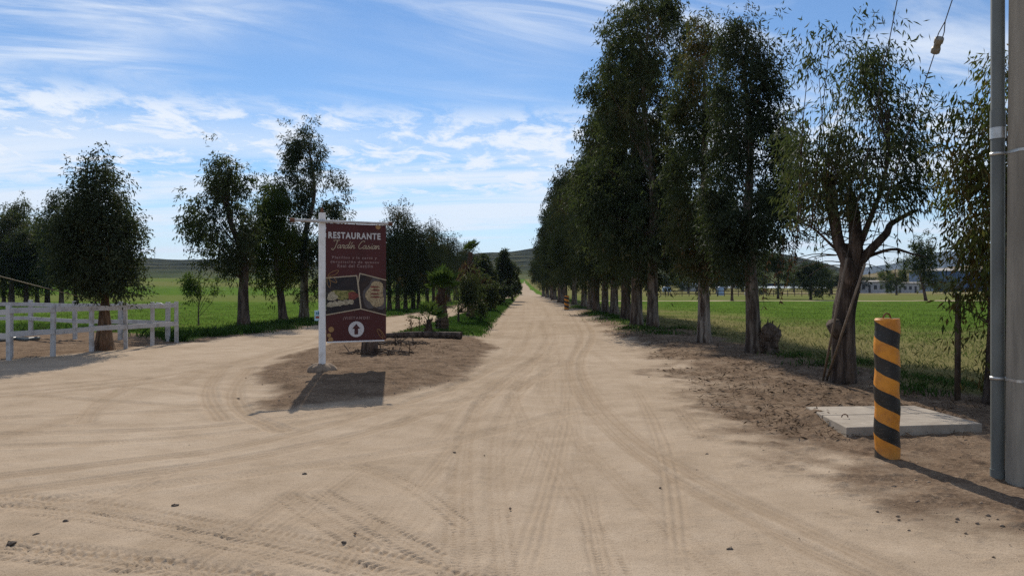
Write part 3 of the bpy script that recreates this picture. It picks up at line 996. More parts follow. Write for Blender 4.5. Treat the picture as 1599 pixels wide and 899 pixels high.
for (ax_, ay_, bx_, by_) in ((1232, 378, 1222, 470), (1222, 372, 1206, 455), (1240, 365, 1232, 440), (1212, 380, 1196, 478), (1248, 345, 1243, 420), (1228, 360, 1214, 430)):
    strand(t1, b1, L1(ax_, ay_), L1(bx_, by_, .1), 20, .09, .012, 'leaf_brown', g1, 'withered_spray')
for (ax_, ay_, bx_, by_) in ((1290, 352, 1280, 410), (1275, 345, 1266, 395), (1402, 350, 1398, 405), (1420, 336, 1424, 400), (1440, 402, 1436, 440), (1382, 362, 1380, 425), (1355, 395, 1352, 440), (1412, 396, 1408, 430)):
    strand(t1, b1, L1(ax_, ay_), L1(bx_, by_, -.1), 9, .11, .013, 'leaf', g1, 'hanging_spray')

X2, Y2 = gp(1178, 559)
ROW2 = [(36, 1168, 1186), (48, 1135, 1196), (75, 1116, 1202), (110, 1112, 1210), (160, 1108, 1224), (220, 1102, 1242), (270, 1098, 1258), (320, 1100, 1266), (365, 1104, 1260), (395, 1120, 1220), (425, 1132, 1180)]
t2, P2_, pth2 = tree('eucalyptus_tree', X2, Y2, ROW2, 0.175, 'dark dense eucalyptus with a rough burl at its foot, second in the right-hand row', 'tree', None,
                     'bark_mid', 'leaf_dense', 2000, 18, 0.13, 0.030, 0.36, 0.75, 0.375, lean=(-.25, 0), seed=2, limbs=50, bough=22)
b2 = t2.location
mb = MB()
for k in range(20):
    a = g1.uniform(-1.4, 1.6)
    c = Vector((0.20 + 0.20 * math.cos(a) * g1.random(), -0.10 + .16 * math.sin(a) * g1.random(), 0.03 + 0.030 * k))
    rr_ = g1.uniform(.13, .23) * (1.1 - 0.022 * k)
    mb.tube([c + Vector((0, 0, -rr_)), c + Vector((0, 0, -rr_ * .5)), c + Vector((.02, 0, 0)), c + Vector((.03, 0, rr_ * .6)), c + Vector((.03, 0, rr_ * .95))],
            [rr_ * .5, rr_ * .9, rr_, rr_ * .75, rr_ * .2], 9, 0.45, k)
for k in range(34):      # snapped shoots
    c = Vector((0.22 + g1.uniform(-.14, .26), -.1 + g1.uniform(-.12, .12), g1.uniform(.35, .68)))
    d_ = Vector((g1.normal(.25, .45), g1.normal(-.2, .4), 1)).normalized() * g1.uniform(.06, .17)
    mb.tube([c - d_ * .6, c + d_ * .5, c + d_], [.022, .014, .005], 5)
for v_ in mb.v:
    v_ += b2
mb.build('burl', M['bark_dark'], t2, b2)

X3, Y3 = gp(1099, 541)
ROW3 = [(42, 1092, 1112), (60, 1086, 1122), (90, 1058, 1136), (150, 1046, 1152), (220, 1038, 1164), (300, 1038, 1164), (360, 1042, 1158), (405, 1058, 1134), (425, 1070, 1120)]
tree('eucalyptus_tree', X3, Y3, ROW3, 0.175, 'eucalyptus with pale peeling trunk and rusty crown tip, third in the right-hand row', 'tree', None,
     'bark_pale', 'leaf', 1650, 18, 0.15, 0.034, 0.42, 0.85, 0.40, seed=3, limbs=40, tint=0.08, bough=22)
X4, Y4 = gp(1019, 516)
ROW4 = [(-28, 1000, 1030), (-5, 972, 1060), (30, 946, 1082), (60, 910, 1102), (100, 900, 1102), (150, 895, 1102), (220, 900, 1104), (300, 896, 1098), (370, 902, 1090), (415, 910, 1080), (440, 930, 1060)]
tree('eucalyptus_tree', X4, Y4, ROW4, 0.21, 'tallest eucalyptus, its crown leaving the top of the picture, white flaking trunk', 'tree', None,
     'bark_mid', 'leaf', 2900, 18, 0.19, 0.043, 0.55, 0.9, 0.435, seed=4, limbs=60, limb_r=0.025, tint=0.0, nsc=0.6, bough=22)
# hidden behind the concrete pole, its crown reaching in from the right
X0, Y0 = 6.35, 9.7
ROW0 = [(100, 1560, 1640), (135, 1530, 1680), (170, 1496, 1700), (225, 1474, 1710), (290, 1482, 1700), (335, 1470, 1700), (400, 1478, 1690), (450, 1470, 1680), (500, 1482, 1660), (545, 1500, 1640), (580, 1515, 1620)]
tree('eucalyptus_tree', X0, Y0, ROW0, 0.16, 'olive-leaved drooping eucalyptus reaching out from behind the concrete pole', 'tree', None,
     'bark_dark', 'leaf_olive', 1050, 15, 0.125, 0.027, 0.38, 1.1, 0.45, seed=5, limbs=70, tint=0.24, hin=.2)


# ---- prototypes for the receding rows
def proto(name, X, Y, height, width, r, seed, label, group, lf='leaf', bk='bark_mid', bare=0.16, n=900, per=16, L=0.30, W=0.075, kind='tall'):
    prof = {'tall': [(bare, .30), (bare + .06, .75), (.35, .95), (.5, 1.0), (.65, .92), (.8, .72), (.9, .48), (.97, .22), (1.0, .08)],
            'cone': [(bare, .55), (bare + .05, .9), (.3, 1.0), (.5, .72), (.68, .42), (.82, .22), (.93, .10), (1.0, .04)],
            'round': [(bare, .45), (bare + .08, .85), (.4, 1.0), (.6, 1.0), (.78, .85), (.9, .6), (1.0, .25)]}[kind]
    g = np.random.default_rng(500 + seed)
    rows = []
    for t, w in prof:
        dx = g.normal(0, 0.10) * width * 0.5
        rows.append((t * height, dx - w * width / 2 * g.uniform(.85, 1.15), dx + w * width / 2 * g.uniform(.85, 1.15)))
    root, _, _ = tree(name, X, Y, rows, r, label, 'tree', group, bk, lf, n, per, L, W, 0.7, 0.85, 0.42, seed=seed, limbs=26, limb_r=0.03, jit=0.12, nsc=0.55, pixel=False, wexp=0.75 if kind == 'cone' else 1.0)
    return root


ORD = ['fifth', 'sixth', 'seventh', 'eighth', 'ninth', 'tenth', 'eleventh', 'twelfth', 'thirteenth', 'fourteenth', 'fifteenth', 'sixteenth', 'seventeenth', 'eighteenth', 'nineteenth', 'twentieth',
       'twenty-first', 'twenty-second', 'twenty-third', 'twenty-fourth']
GR = 'eucalyptus trees along the right side of the road'
slots = [gp(994, 512), gp(977, 503), gp(959, 494), gp(945, 492), gp(931, 489), gp(922, 487), gp(912, 482), gp(897, 478)]
slots += [(5.0 + 0.014 * (Y - 60) + random.uniform(-.55, .55), Y) for Y in (69, 75, 82, 89, 96, 104, 112, 121, 131, 142)]
hts = [12.0, 11.2, 9.6, 12.2, 10.4, 12.4, 10.6, 12.0, 10.6, 12.4, 9.8, 11.6, 10.4, 12.4, 10.6, 12, 10, 11.5]
protos = {}
for i, (x, y) in enumerate(slots):
    lab = ORD[i] + ' eucalyptus from the camera in the right-hand row' + (', slim leaning trunk' if i == 2 else '')
    k = ('a', 'b', 'c')[i % 3] if y < 60 else ('d', 'e', 'f')[i % 3]
    if k not in protos:
        near = y < 60
        protos[k] = (proto('eucalyptus_tree', x, y, 11.5, 4.6 if k != 'c' else 4.0, 0.24, 20 + i, lab, GR, 'leaf_far', 'bark_mid' if k != 'b' else 'bark_dark', 0.17,
                           1250 if near else 700, 18, 0.22 if near else 0.32, 0.055 if near else 0.085), 11.5)
        o = protos[k][0]
        o.scale = (1, 1, hts[i] / 11.5)
    else:
        s = hts[i] / 11.5
        w = (0.62 if i == 2 else random.uniform(.88, 1.08))
        dup(protos[k][0], (x, y, gz(x, y) - 0.03), random.uniform(0, 6.28), (w, w, s if i != 2 else s * 0.8), lab)
for o in C.objects:
    if o.get('label', '').startswith('tallest') or 'second in the right' in o.get('label', '') or 'third in the right' in o.get('label', '') or 'pollarded' in o.get('label', ''):
        o['group'] = GR

# ---- trees along the left road
GL = 'trees along the left road'
X, Y = gp(380, 512)
tree('eucalyptus_tree', X, Y, [(238, 326, 342), (250, 318, 362), (268, 314, 404), (290, 312, 413), (315, 308, 413), (328, 292, 410), (338, 276, 410), (360, 284, 408), (385, 305, 405), (410, 318, 400), (438, 325, 382)], 0.24,
     'airy eucalyptus with thick dark trunk, standing between the sapling and the sign', 'tree', GL, 'bark_dark', 'leaf', 760, 18, 0.19, 0.046, 0.5, 0.8, 0.47, seed=31, limbs=40, tint=-.05, nsc=0.8)
X, Y = gp(443, 504)
tree('eucalyptus_tree', X, Y, [(300, 415, 437), (330, 402, 455), (370, 396, 462), (410, 394, 462), (440, 398, 450), (465, 408, 436)], 0.20,
     'short drooping eucalyptus on a leaning trunk left of the restaurant sign', 'tree', GL, 'bark_dark', 'leaf_olive', 760, 18, 0.19, 0.046, 0.5, 1.0, 0.38, lean=(-.5, 0), seed=32, limbs=24)
X, Y = gp(475, 499)
tree('eucalyptus_tree', X, Y, [(192, 480, 492), (212, 470, 506), (228, 440, 512), (245, 434, 524), (265, 428, 548), (285, 426, 562), (320, 424, 572), (360, 424, 574), (410, 426, 568), (440, 432, 548), (462, 444, 514)], 0.24,
     'dense many-peaked dark eucalyptus rising directly behind the restaurant sign', 'tree', GL, 'bark_mid', 'leaf_dense', 1750, 18, 0.19, 0.046, 0.5, 0.75, 0.34, seed=33, limbs=40, nsc=0.8, bough=20)
cone = None
lsl = [(608, 485, 352, 3.2, 'slim'), (621, 484, 313, 2.9, 'spired'), (633, 483, 338, 2.9, ''), (645, 482, 346, 2.9, ''), (654, 482, 362, 3.0, ''), (667, 480, 352, 2.9, ''), (677, 478, 352, 3.0, ''), (688, 474, 376, 3.6, ''), (700, 471, 368, 5, ''), (712, 468, 378, 5, ''), (728, 465, 384, 5.5, ''), (742, 463, 392, 5.5, '')]
LORD = ['first', 'second', 'third', 'fourth', 'fifth', 'sixth', 'seventh', 'eighth', 'ninth', 'tenth', 'eleventh', 'twelfth']
for i, (px, py, top, w, ad) in enumerate(lsl):
    x, y = gp(px, py)
    h = H + (HY - top) / F * y
    lab = f'{LORD[i]} conical tree right of the sign in the row along the left road' + (', tallest spire' if i == 1 else '')
    if i < 2:
        cone = cone or []
        cone.append((proto('cypress_like_tree' if False else 'conical_tree', x, y, h, w, 0.17, 60 + i, lab, GL, 'leaf_far', 'bark_dark', 0.19, 520, 18, 0.20, 0.048, 'cone'), h, w))
    else:
        p, ph_, pw = cone[i % 2]
        dup(p, (x, y, gz(x, y) - .03), random.uniform(0, 6.28), (w / pw, w / pw, h / ph_), lab)

# ---- the big round tree by the white fence and the wood behind it
X, Y = gp(163, 547)
tree('pepper_tree', X, Y, [(258, 144, 160), (272, 132, 176), (294, 122, 194), (322, 112, 206), (352, 102, 216), (386, 96, 222), (415, 98, 224), (430, 104, 222), (442, 122, 210), (452, 140, 196)], 0.22,
     'big round dark tree with reddish trunk standing inside the white fence', 'tree', None, 'bark_red', 'leaf_dense', 1700, 18, 0.12, 0.034, 0.34, 0.55, 0.38, seed=41, limbs=40, top=1.9, depth=.9)
GW = 'trees of the wood behind the white fence'
wp = None
wl = [(-70, 476, 330, 5.0), (-40, 474, 335, 5.5), (-12, 477, 322, 5.5), (6, 475, 330, 5), (18, 478, 318, 4.5), (41, 477, 298, 3.6), (58, 474, 345, 5.5), (74, 476, 338, 4.5), (96, 479, 308, 3.9), (118, 475, 345, 5.2), (-100, 472, 330, 6)]
WN = ['far-left wood tree cut by the picture edge', 'second wood tree from the left edge', 'wood tree with broad crown at the left edge, behind the fence', 'wood tree with thin trunk near the left edge', 'forked wood tree near the left edge',
      'slender tall wood tree with tufted top', 'low wood tree right of the slender one', 'wood tree halfway to the big round tree', 'leafy wood tree peeking over left of the big round tree', 'wood tree hidden behind the big round tree', 'outermost wood tree beyond the left edge']
for i, (px, py, top, w) in enumerate(wl):
    x, y = gp(px, py)
    h = H + (HY - top) / F * y
    if i in (2, 5, 8):
        wp = wp or []
        wp.append((proto('woodland_tree', x, y, h, w, 0.2, 80 + i, WN[i], GW, ('leaf_olive', 'leaf', 'leaf_dense')[len(wp) % 3], 'bark_dark', 0.16, 820, 18, 0.26, 0.07, 'round'), h, w))
for i, (px, py, top, w) in enumerate(wl):
    if i not in (2, 5, 8):
        x, y = gp(px, py)
        h = H + (HY - top) / F * y
        p, ph_, pw = wp[i % 3]
        dup(p, (x, y, gz(x, y) - .03), random.uniform(0, 6.28), (w / pw, w / pw, h / ph_), WN[i])

# ---- saplings and shrubs
X, Y = gp(310, 509)
tree('sapling', X, Y, [(438, 298, 326), (452, 284, 342), (468, 284, 340), (485, 292, 332), (500, 300, 320)], 0.035, 'leggy green sapling right of the white fence end', 'sapling', None, 'bark_mid', 'leaf_fresh', 75, 18, 0.16, 0.045, 0.3, 0.5, 0.42, seed=45, limbs=24, limb_r=.012)
MEDG = 'shrubby trees on the grass median'


def shrub(px, py, rows, label, seed, n=240, lf='leaf', r=0.05, L=0.15, W=0.045, name='shrub_tree', **k):
    x, y = gp(px, py)
    return tree(name, x, y, rows, r, label, 'shrub' if 'shrub' in name else 'tree', MEDG, 'bark_dark', lf, n, 16, L, W, 0.34, 0.6, 0.44, seed=seed, bough=20, limbs=24, limb_r=.02, **k)


shrub(716, 509, [(430, 708, 744), (446, 696, 760), (462, 692, 768), (476, 700, 762), (486, 712, 750)], 'bushy multi-stemmed shrub between the two trunked palms', 46, 190)
shrub(757, 490, [(440, 746, 774), (455, 738, 784), (468, 742, 784), (476, 750, 776)], 'low bushy shrub right of the tall palm', 47, 190, L=.2, W=.065)
shrub(768, 480, [(402, 748, 757), (418, 738, 772), (440, 732, 792), (460, 740, 796), (470, 750, 790)], 'dark rounded tree farther up the median', 48, 520, 'leaf_dense', 0.16, .28, .08)
shrub(786, 475, [(394, 781, 790), (410, 774, 800), (430, 768, 808), (450, 766, 812), (464, 776, 808)], 'pointed dark tree on the median beside the road', 49, 520, 'leaf_dense', 0.16, .32, .09)
shrub(800, 471, [(402, 792, 799), (420, 784, 808), (445, 782, 814), (460, 788, 813)], 'farthest pointed tree of the median, at the road edge', 50, 480, 'leaf', 0.15, .36, .10)
x, y = 1.5, 160.0
tree('sapling', x, y, [(0.3, -.5, .5), (1.2, -.6, .6), (2.4, -.35, .35), (2.9, -.1, .1)], 0.05, 'lone small bush beside the road near its far end', 'sapling', None, 'bark_mid', 'leaf_fresh', 120, 14, 0.3, 0.09, 0.3, .3, .35, seed=52, pixel=False)
for k, (px, py, hh, lb) in enumerate([(642, 527, 0.55, 'thin reddish weed stalk left of the young palm'), (655, 524, 0.60, 'taller thin weed stalk beside the young palm')]):
    x, y = gp(px, py)
    tree('weed_stalk', x, y, [(0.12, -.06, .06), (0.4, -.12, .12), (hh, -.10, .10)], 0.008, lb, 'weed', None, 'bark_red', 'leaf_brown', 14, 6, .07, .035, .08, .2, .2, seed=54 + k, pixel=False, limbs=8, limb_r=.006)


# ---- palms
def palm(px, py, crown_py, R_, tr, label, seed, nf=26, skirt=None, ulo=0.25, dead=0):
    g = np.random.default_rng(seed)
    x, y = gp(px, py)
    b = Vector((x, y, gz(x, y) - 0.02))
    root = thing('fan_palm', b, label, 'palm', 'fan palms on the grass median')
    top = at(px, crown_py, y).z - b.z
    mb = MB()
    n = max(10, int(top / 0.07))
    pth = [Vector((0.02 * math.sin(k * .3), 0, top * k / n)) for k in range(n + 1)]
    rad = [tr * (1.0 - 0.45 * k / n) * (1.10 if k % 2 else 0.94) * (1 + .25 * math.exp(-k * .3)) for k in range(n + 1)]
    mb.tube(pth, rad, 14, 0.10, seed)
    # old frond boots
    for k in range(int(top / 0.05)):
        z = 0.1 + (top - 0.1) * g.random()
        a = g.uniform(0, 6.28)
        rr_ = tr * (1.0 - 0.45 * z / top)
        p = Vector((rr_ * .92 * math.cos(a), rr_ * .92 * math.sin(a), z))
        mb.beam(p, p + Vector((.07 * math.cos(a), .07 * math.sin(a), .10)), .05, .02)
    mb.build('trunk', M['palm_bark'], root)

    def fronds(name, nf, up_lo, up_hi, mat, RR_, z0):
        V, Fc, T = [], [], []
        for k in range(nf):
            a = k * 2.4 + g.uniform(-.3, .3)
            el = g.uniform(up_lo, up_hi)
            d = Vector((math.cos(a) * math.cos(el), math.sin(a) * math.cos(el), math.sin(el)))
            s = Vector((-math.sin(a), math.cos(a), 0))
            nrm = s.cross(d)
            o = Vector((0, 0, z0 + g.uniform(-.12, .08)))
            pl = RR_ * g.uniform(.42, .6)
            tip = o + d * pl
            i0 = len(V)
            V += [o - s * .012, o + s * .012, tip + s * .009, tip - s * .009]
            Fc.append((i0, i0 + 1, i0 + 2, i0 + 3))
            T += [.7] * 4
            nl = 17
            for q in range(nl):
                f_ = (q / (nl - 1) - .5) * 2
                ang = f_ * 1.9
                ld = (d * math.cos(ang) + s * math.sin(ang)).normalized()
                ll = RR_ * .55 * (1 - .25 * abs(f_)) * g.uniform(.85, 1.1)
                e = tip + ld * ll * .6 + nrm * (0.03 * (1 if q % 2 else -1))
                e2 = tip + ld * ll + Vector((0, 0, -ll * .22 * g.random()))
                pr = (nrm.cross(ld)) * (ll * .085) + nrm * ll * .03
                i0 = len(V)
                V += [tip, e + pr, e2, e - pr]
                Fc.append((i0, i0 + 1, i0 + 2, i0 + 3))
                T += [min(1, max(0, .45 + g.normal(0, .2)))] * 4
        me = np_mesh(name, np.array([tuple(v) for v in V]), np.array(Fc), M[mat], False, {'tint': np.array(T)})
        link(name, me, root)
    fronds('crown', nf, ulo, 1.45, 'palm', R_, top)
    if dead:
        fronds('dead_fronds', dead, -1.3, -.7, 'palm_dead', R_ * .7, top - .08)
    if skirt:
        z1, z0, w = skirt
        v, f, ti, _ = leaves_np(g, [(z0, -w * .7, w * .7), ((z0 + z1) / 2, -w, w), (z1, -w * .4, w * .4)], 120, 14, .26, .05, .25, 1.4, .2)
        link('dead_frond_skirt', np_mesh('dead_frond_skirt', v, f, M['palm_dead'], False, {'tint': ti}), root)
    return root


palm(669, 529, 499, 0.72, 0.12, 'young knee-high fan palm nearest the log edging', 201, 9, ulo=.15)
palm(690, 521, 450, 0.76, 0.20, 'green fan palm with stout fibrous trunk in the median', 202, 24, ulo=.3, dead=4)
x3, y3 = gp(733, 501)
palm(734, 501, 394, 0.66, 0.18, 'tallest fan palm, small tuft above a shaggy brown skirt', 203, 11, ulo=.45, skirt=(at(0, 400, y3).z, at(0, 438, y3).z, .42))

# ---- far trees beyond the right-hand field
GF = 'scattered trees beyond the right-hand field'


def ftree(px, py, rows, label, seed, lf='leaf', n=360, r=.18, **k):
    x, y = gp(px, py)
    return tree('field_tree', x, y, rows, r, label, 'tree', GF, 'bark_dark', lf, n, 16, .34, .10, .7, .7, .40, seed=seed, limbs=22, limb_r=.03, jit=.14, nsc=.5, **k)


f1, _, _ = ftree(1446, 470, [(370, 1432, 1444), (388, 1424, 1456), (410, 1420, 1462), (430, 1424, 1466), (447, 1434, 1462)], 'lone tree with slanting trunk in front of the blue warehouse', 301, n=330, lean=(-1.2, 0))
f2, _, _ = ftree(1266, 469, [(412, 1254, 1284), (426, 1240, 1296), (442, 1236, 1298), (456, 1244, 1290)], 'round dark tree left of the pollarded trunk, at the field edge', 302, 'leaf_dense')
f3, _, _ = ftree(1215, 467, [(384, 1196, 1224), (405, 1180, 1236), (430, 1172, 1242), (452, 1178, 1236)], 'grey-green tree seen between the second and first row trunks', 303, 'leaf', 480)
f4, _, _ = ftree(1143, 470, [(398, 1130, 1156), (420, 1122, 1168), (440, 1124, 1166)], 'tree with thin black trunk right of the pale-barked eucalyptus', 304, 'leaf_dense')
hz = [(1400, 461, 404, 6, 'wispy tree by the low white building'), (1298, 460, 418, 7, 'dark tree just left of the pollarded trunk in the distance'), (1120, 459, 420, 8, 'distant tree behind the pale trunk'), (1075, 459, 415, 8, 'distant tree above the blue trailer'),
      (1040, 457.5, 425, 8, 'distant tree behind the blue trailer'), (1180, 458.5, 405, 9, 'distant tall tree behind the hay arch'), (1240, 457.5, 412, 8, 'distant tree at the foot of the hill'), (1010, 457.5, 428, 8, 'distant tree left of the blue trailer'),
      (1330, 458.5, 424, 7, 'distant tree left of the white building'), (1475, 459.5, 432, 5.5, 'small tree in front of the blue warehouse wall'), (1490, 460, 440, 4, 'shrubby tree at the right end of the warehouse'), (1160, 457.2, 420, 10, 'far tree between the second and third trunks'),
      (1268, 457.0, 426, 9, 'far hedge tree below the hill slope'), (1355, 457.0, 432, 7, 'far tree behind the white building')]
for i, (px, py, top, w, lab) in enumerate(hz):
    x, y = gp(px, py)
    h = H + (HY - top) / F * y
    p, ph_, pw = wp[i % 3]
    o = dup(p, (x, y, gz(x, y) - .03), random.uniform(0, 6.28), (w / pw, w / pw, h / ph_), lab)
    o.name = 'field_tree'
    o['group'] = GF
lf_ = [(240, 452, 434, 8, 'hedgerow bush below the left hill, beside the round tree'), (262, 453, 440, 6, 'small hedgerow bush left of the sapling'), (420, 452, 436, 9, 'hedgerow tree seen under the leaning eucalyptus'), (350, 452.5, 440, 7, 'low hedgerow bush above the sapling')]


# ------------------------------------------------------------------ grass
def blades(name, n, sampler, hgt, wid, mat, spread=0.55):
    g = np.random.default_rng(abs(hash(name)) % 1000 if False else len(name) * 31 + n % 97)
    X, Y = sampler(g, n)
    m = len(X)
    Z = terr_np(X, Y) - 0.01
    h = hgt * g.uniform(.45, 1.25, m)
    w = wid * g.uniform(.7, 1.3, m)
    a = g.uniform(0, 6.28, m)
    ln = g.normal(0, spread, (m, 2)) * h[:, None]
    b = np.stack([X, Y, Z], 1)
    s = np.stack([np.cos(a) * w, np.sin(a) * w, np.zeros(m)], 1)
    tip = b + np.stack([ln[:, 0], ln[:, 1], h], 1)
    mid = b + np.stack([ln[:, 0] * .3, ln[:, 1] * .3, h * .6], 1)
    V = np.stack([b - s, b + s, mid + s * .6, tip, mid - s * .6], 1).reshape(-1, 3)
    Fc = np.arange(m * 5).reshape(-1, 5)
    ti = np.clip(0.5 + (vnoise(X * .7, Y * .7, seed=3) - .5) * .7 + g.normal(0, .16, m), 0, 1)
    o = link(name, np_mesh(name, V, Fc, M[mat], False, {'tint': np.repeat(ti, 5)}))
    return tag(o, kind='stuff')


def s_median(g, n):
    Y = np.exp(g.uniform(math.log(22.9), math.log(95), n))
    X = lroad_lo(Y) + (road_l(Y) - lroad_lo(Y)) * g.uniform(-.03, 1.03, n) + g.normal(0, .06, n)
    k = g.random(n) < median_m(X, Y) + .06
    return X[k], Y[k]


def s_fan(y0, y1, u0, u1, want, pw=1.0):
    def f(g, n):
        Y = np.exp(g.uniform(math.log(y0), math.log(y1), n))
        X = g.uniform(u0, u1, n) * Y
        d, gr, dr = masks(X, Y)
        k = (g.random(n) < want(gr, dr, X, Y)) & (np.hypot(X, Y) > 5)
        return X[k], Y[k]
    return f


blades('median_grass', 42000, s_median, .12, .012, 'grass_dark', .6)
blades('left_field_grass', 60000, s_fan(20.5, 75, -.78, -.05, lambda gr, dr, X, Y: gr * (X < -3) * (0.5 + .5 * (vnoise(X * .8, Y * .8, seed=8) > .45))), .09, .013, 'grass', .6)
blades('crop_grass', 60000, s_fan(16, 80, .1, .8, lambda gr, dr, X, Y: gr * (1 - dr) * (X > 5)), .09, .012, 'grass', .5)
blades('dry_verge_grass', 26000, s_fan(9, 40, .1, .8, lambda gr, dr, X, Y: gr * dr * .9 * (X > 4)), .11, .009, 'grass_dry', .7)


def tufts(name, spots, mat, hgt, wid, label):
    pass


# weeds in clumps along the fence, the left verge and under the right-hand trees
def s_clump(cs, sd):
    def f(g, n):
        c = np.array(cs)
        i = g.integers(0, len(c), n)
        return c[i, 0] + g.normal(0, 1, n) * c[i, 2], c[i, 1] + g.normal(0, 1, n) * c[i, 2]
    return f


gw = np.random.default_rng(77)
cl = [(float(lroad_up(np.array(Y))) - gw.uniform(.4, 2.6), Y, gw.uniform(.12, .45)) for Y in gw.uniform(21.5, 48, 60)]
cl += [(gp(px, 512)[0], 27.5 + gw.normal(0, .8), .35) for px in gw.uniform(0, 280, 26)]
blades('weeds', 18000, s_clump(cl, 0), .22, .014, 'grass_dark', .5)
cr = [(gw.uniform(4.2, 6.0), Y, gw.uniform(.15, .4)) for Y in gw.uniform(23, 60, 34)] + [(gw.uniform(5.6, 7.5), Y, .25) for Y in gw.uniform(10, 16, 8)]
blades('verge_weeds', 6000, s_clump(cr, 0), .14, .011, 'grass_dark', .6)


# fallen leaves and twigs under the trees, loose clods on the bare earth
def litter():
    g = np.random.default_rng(91)
    V, T = [], []
    n = 15000
    Y = np.exp(g.uniform(math.log(7.5), math.log(40), n))
    X = g.uniform(2.4, 7.5, n)
    d, gr, dr = masks(X, Y)
    k = (d > .55) & (g.random(n) < .35 + .65 * (vnoise(X * 1.3, Y * 1.3, seed=4) > .5))
    X, Y = X[k], Y[k]
    X2_, Y2_ = g.normal(-2.6, .8, 500), g.normal(18.3, 1.1, 500)
    X, Y = np.append(X, X2_), np.append(Y, Y2_)
    m = len(X)
    Z = terr_np(X, Y) + .028 + g.uniform(0, .02, m)
    a = g.uniform(0, 6.28, m)
    L_ = g.uniform(.02, .06, m)
    W_ = L_ * g.uniform(.06, .2, m)
    d = np.stack([np.cos(a), np.sin(a), g.normal(0, .25, m)], 1) * L_[:, None]
    s = np.stack([-np.sin(a), np.cos(a), g.normal(0, .5, m)], 1) * W_[:, None]
    b = np.stack([X, Y, Z], 1)
    V = np.stack([b - d, b + s, b + d, b - s], 1).reshape(-1, 3)
    me = np_mesh('leaf_litter', V, np.arange(m * 4).reshape(-1, 4), M['litter'], False, {'tint': np.repeat(g.random(m), 4)})
    tag(link('leaf_litter', me), kind='stuff')
    # clods: small squashed octahedra
    n = 11000
    Y = np.exp(g.uniform(math.log(4.2), math.log(26), n))
    X = g.uniform(-.75, .75, n) * Y
    dd, gr, dr = masks(X, Y)
    k = g.random(n) < np.clip(dd, 0, 1) * (1 - gr) * .9 + .006
    X, Y = X[k], Y[k]
    m = len(X)
    Z = terr_np(X, Y) + .002
    r = .004 + .013 * g.random(m) ** 4
    ico = np.array([(1, 0, 0), (0, 1, 0), (-1, 0, 0), (0, -1, 0), (0, 0, .8), (0, 0, -.8), (.6, .6, .35), (-.6, .6, .3), (-.6, -.6, .35), (.6, -.6, .3)])
    fc = np.array([(0, 6, 4), (6, 1, 4), (1, 7, 4), (7, 2, 4), (2, 8, 4), (8, 3, 4), (3, 9, 4), (9, 0, 4), (0, 5, 6), (6, 5, 1), (1, 5, 7), (7, 5, 2), (2, 5, 8), (8, 5, 3), (3, 5, 9), (9, 5, 0)])
    jt = g.uniform(.65, 1.35, (m, 10, 3))
    V = np.stack([X, Y, Z], 1)[:, None, :] + ico[None] * jt * r[:, None, None]
    Fc = (fc[None] + (np.arange(m) * 10)[:, None, None]).reshape(-1, 3)
    tag(link('gravel', np_mesh('gravel', V.reshape(-1, 3), Fc, M['gravel'], False)), kind='stuff')


litter()


def stone(px, py, s, label, seed):
    g = np.random.default_rng(seed)
    x, y = gp(px, py)
    z = gz(x, y)
    mb = MB()
    rings = [(.0, .55), (.2, .95), (.5, 1.0), (.8, .7), (1.0, .25)]
    mb.tube([Vector((x + g.normal(0, .08) * s, y, z - .01 + t * s * .6)) for t, _ in rings], [r * s * .6 for _, r in rings], 9, .35, seed)
    for v_ in mb.v:
        v_.x = x + (v_.x - x) * 1.5
    tag(mb.build('stone', M['stone'], None, (x, y, z)), label, 'stone', 'dark stones lying on the ground')


for i, (px, py, s, lb) in enumerate([(475, 739, .055, 'flat dark stone lying alone in the middle of the left sandy area'), (1398, 761, .075, 'dark stone in front of the striped bollard'), (273, 788, .055, 'dark stone left, above the band of tyre treads'),
                                     (57, 833, .05, 'dark stone at the left edge near the tyre treads'), (18, 848, .07, 'largest dark clod at the lower left corner'), (710, 705, .035, 'small pebble left of the road centre'), (537, 845, .04, 'dark pebble beside the long tyre groove'),
                                     (1140, 856, .05, 'grey stone half sunk in the sand at the lower right'), (1194, 704, .06, 'dark stone between the road and the concrete slab'), (372, 622, .05, 'dark lump by the curved ruts left of the sign'), (104, 812, .045, 'pebble above the stone at the left edge')]):
    stone(px, py, s * .48, lb, 700 + i)

# ------------------------------------------------------------------ restaurant sign
sx, sy = gp(503, 580)
sy -= 0.75
sx = (503 - CX) / F * sy
sb = Vector((sx, sy, gz(sx, sy)))
sign = thing('restaurant_sign', sb, 'maroon restaurant banner hung from a white post, with a white arrow', 'sign')
topz = at(0, 333, sy).z
ax = (at(605, 346, sy * 1.04) - at(503, 346, sy))
ax.z = 0
ax.normalize()
nrm = Vector((ax.y, -ax.x, 0))          # towards the camera
if nrm.y > 0:
    nrm = -nrm
rotm = Matrix((ax, -nrm, Vector((0, 0, 1)))).transposed()
S = lambda px, py: at(px, py, sy)
mb = MB()
pw = .105
mb.box(Vector((sx, sy, (sb.z - .2 + topz) / 2)), (pw, pw, topz - sb.z + .2), rotm)
mb.build('post', M['white_paint'], sign, sb, bevel=.006)
mb = MB()
mb.tube([Vector((sx, sy, topz)), Vector((sx, sy, topz + .05)), Vector((sx, sy, topz + .09))], [.03, .025, .02], 8)
mb.build('post_cap', M['rust'], sign, sb)
mb = MB()
zb = at(0, 346.5, sy).z
left = Vector((sx, sy, zb)) - ax * .52 + nrm * .075
right = Vector((sx, sy, zb)) + ax * 1.205 + nrm * .075
mb.cyl(left, right, .026, .026, 12)
cb = mb.build('crossbar', M['rail_paint'], sign, sb, smooth=False)
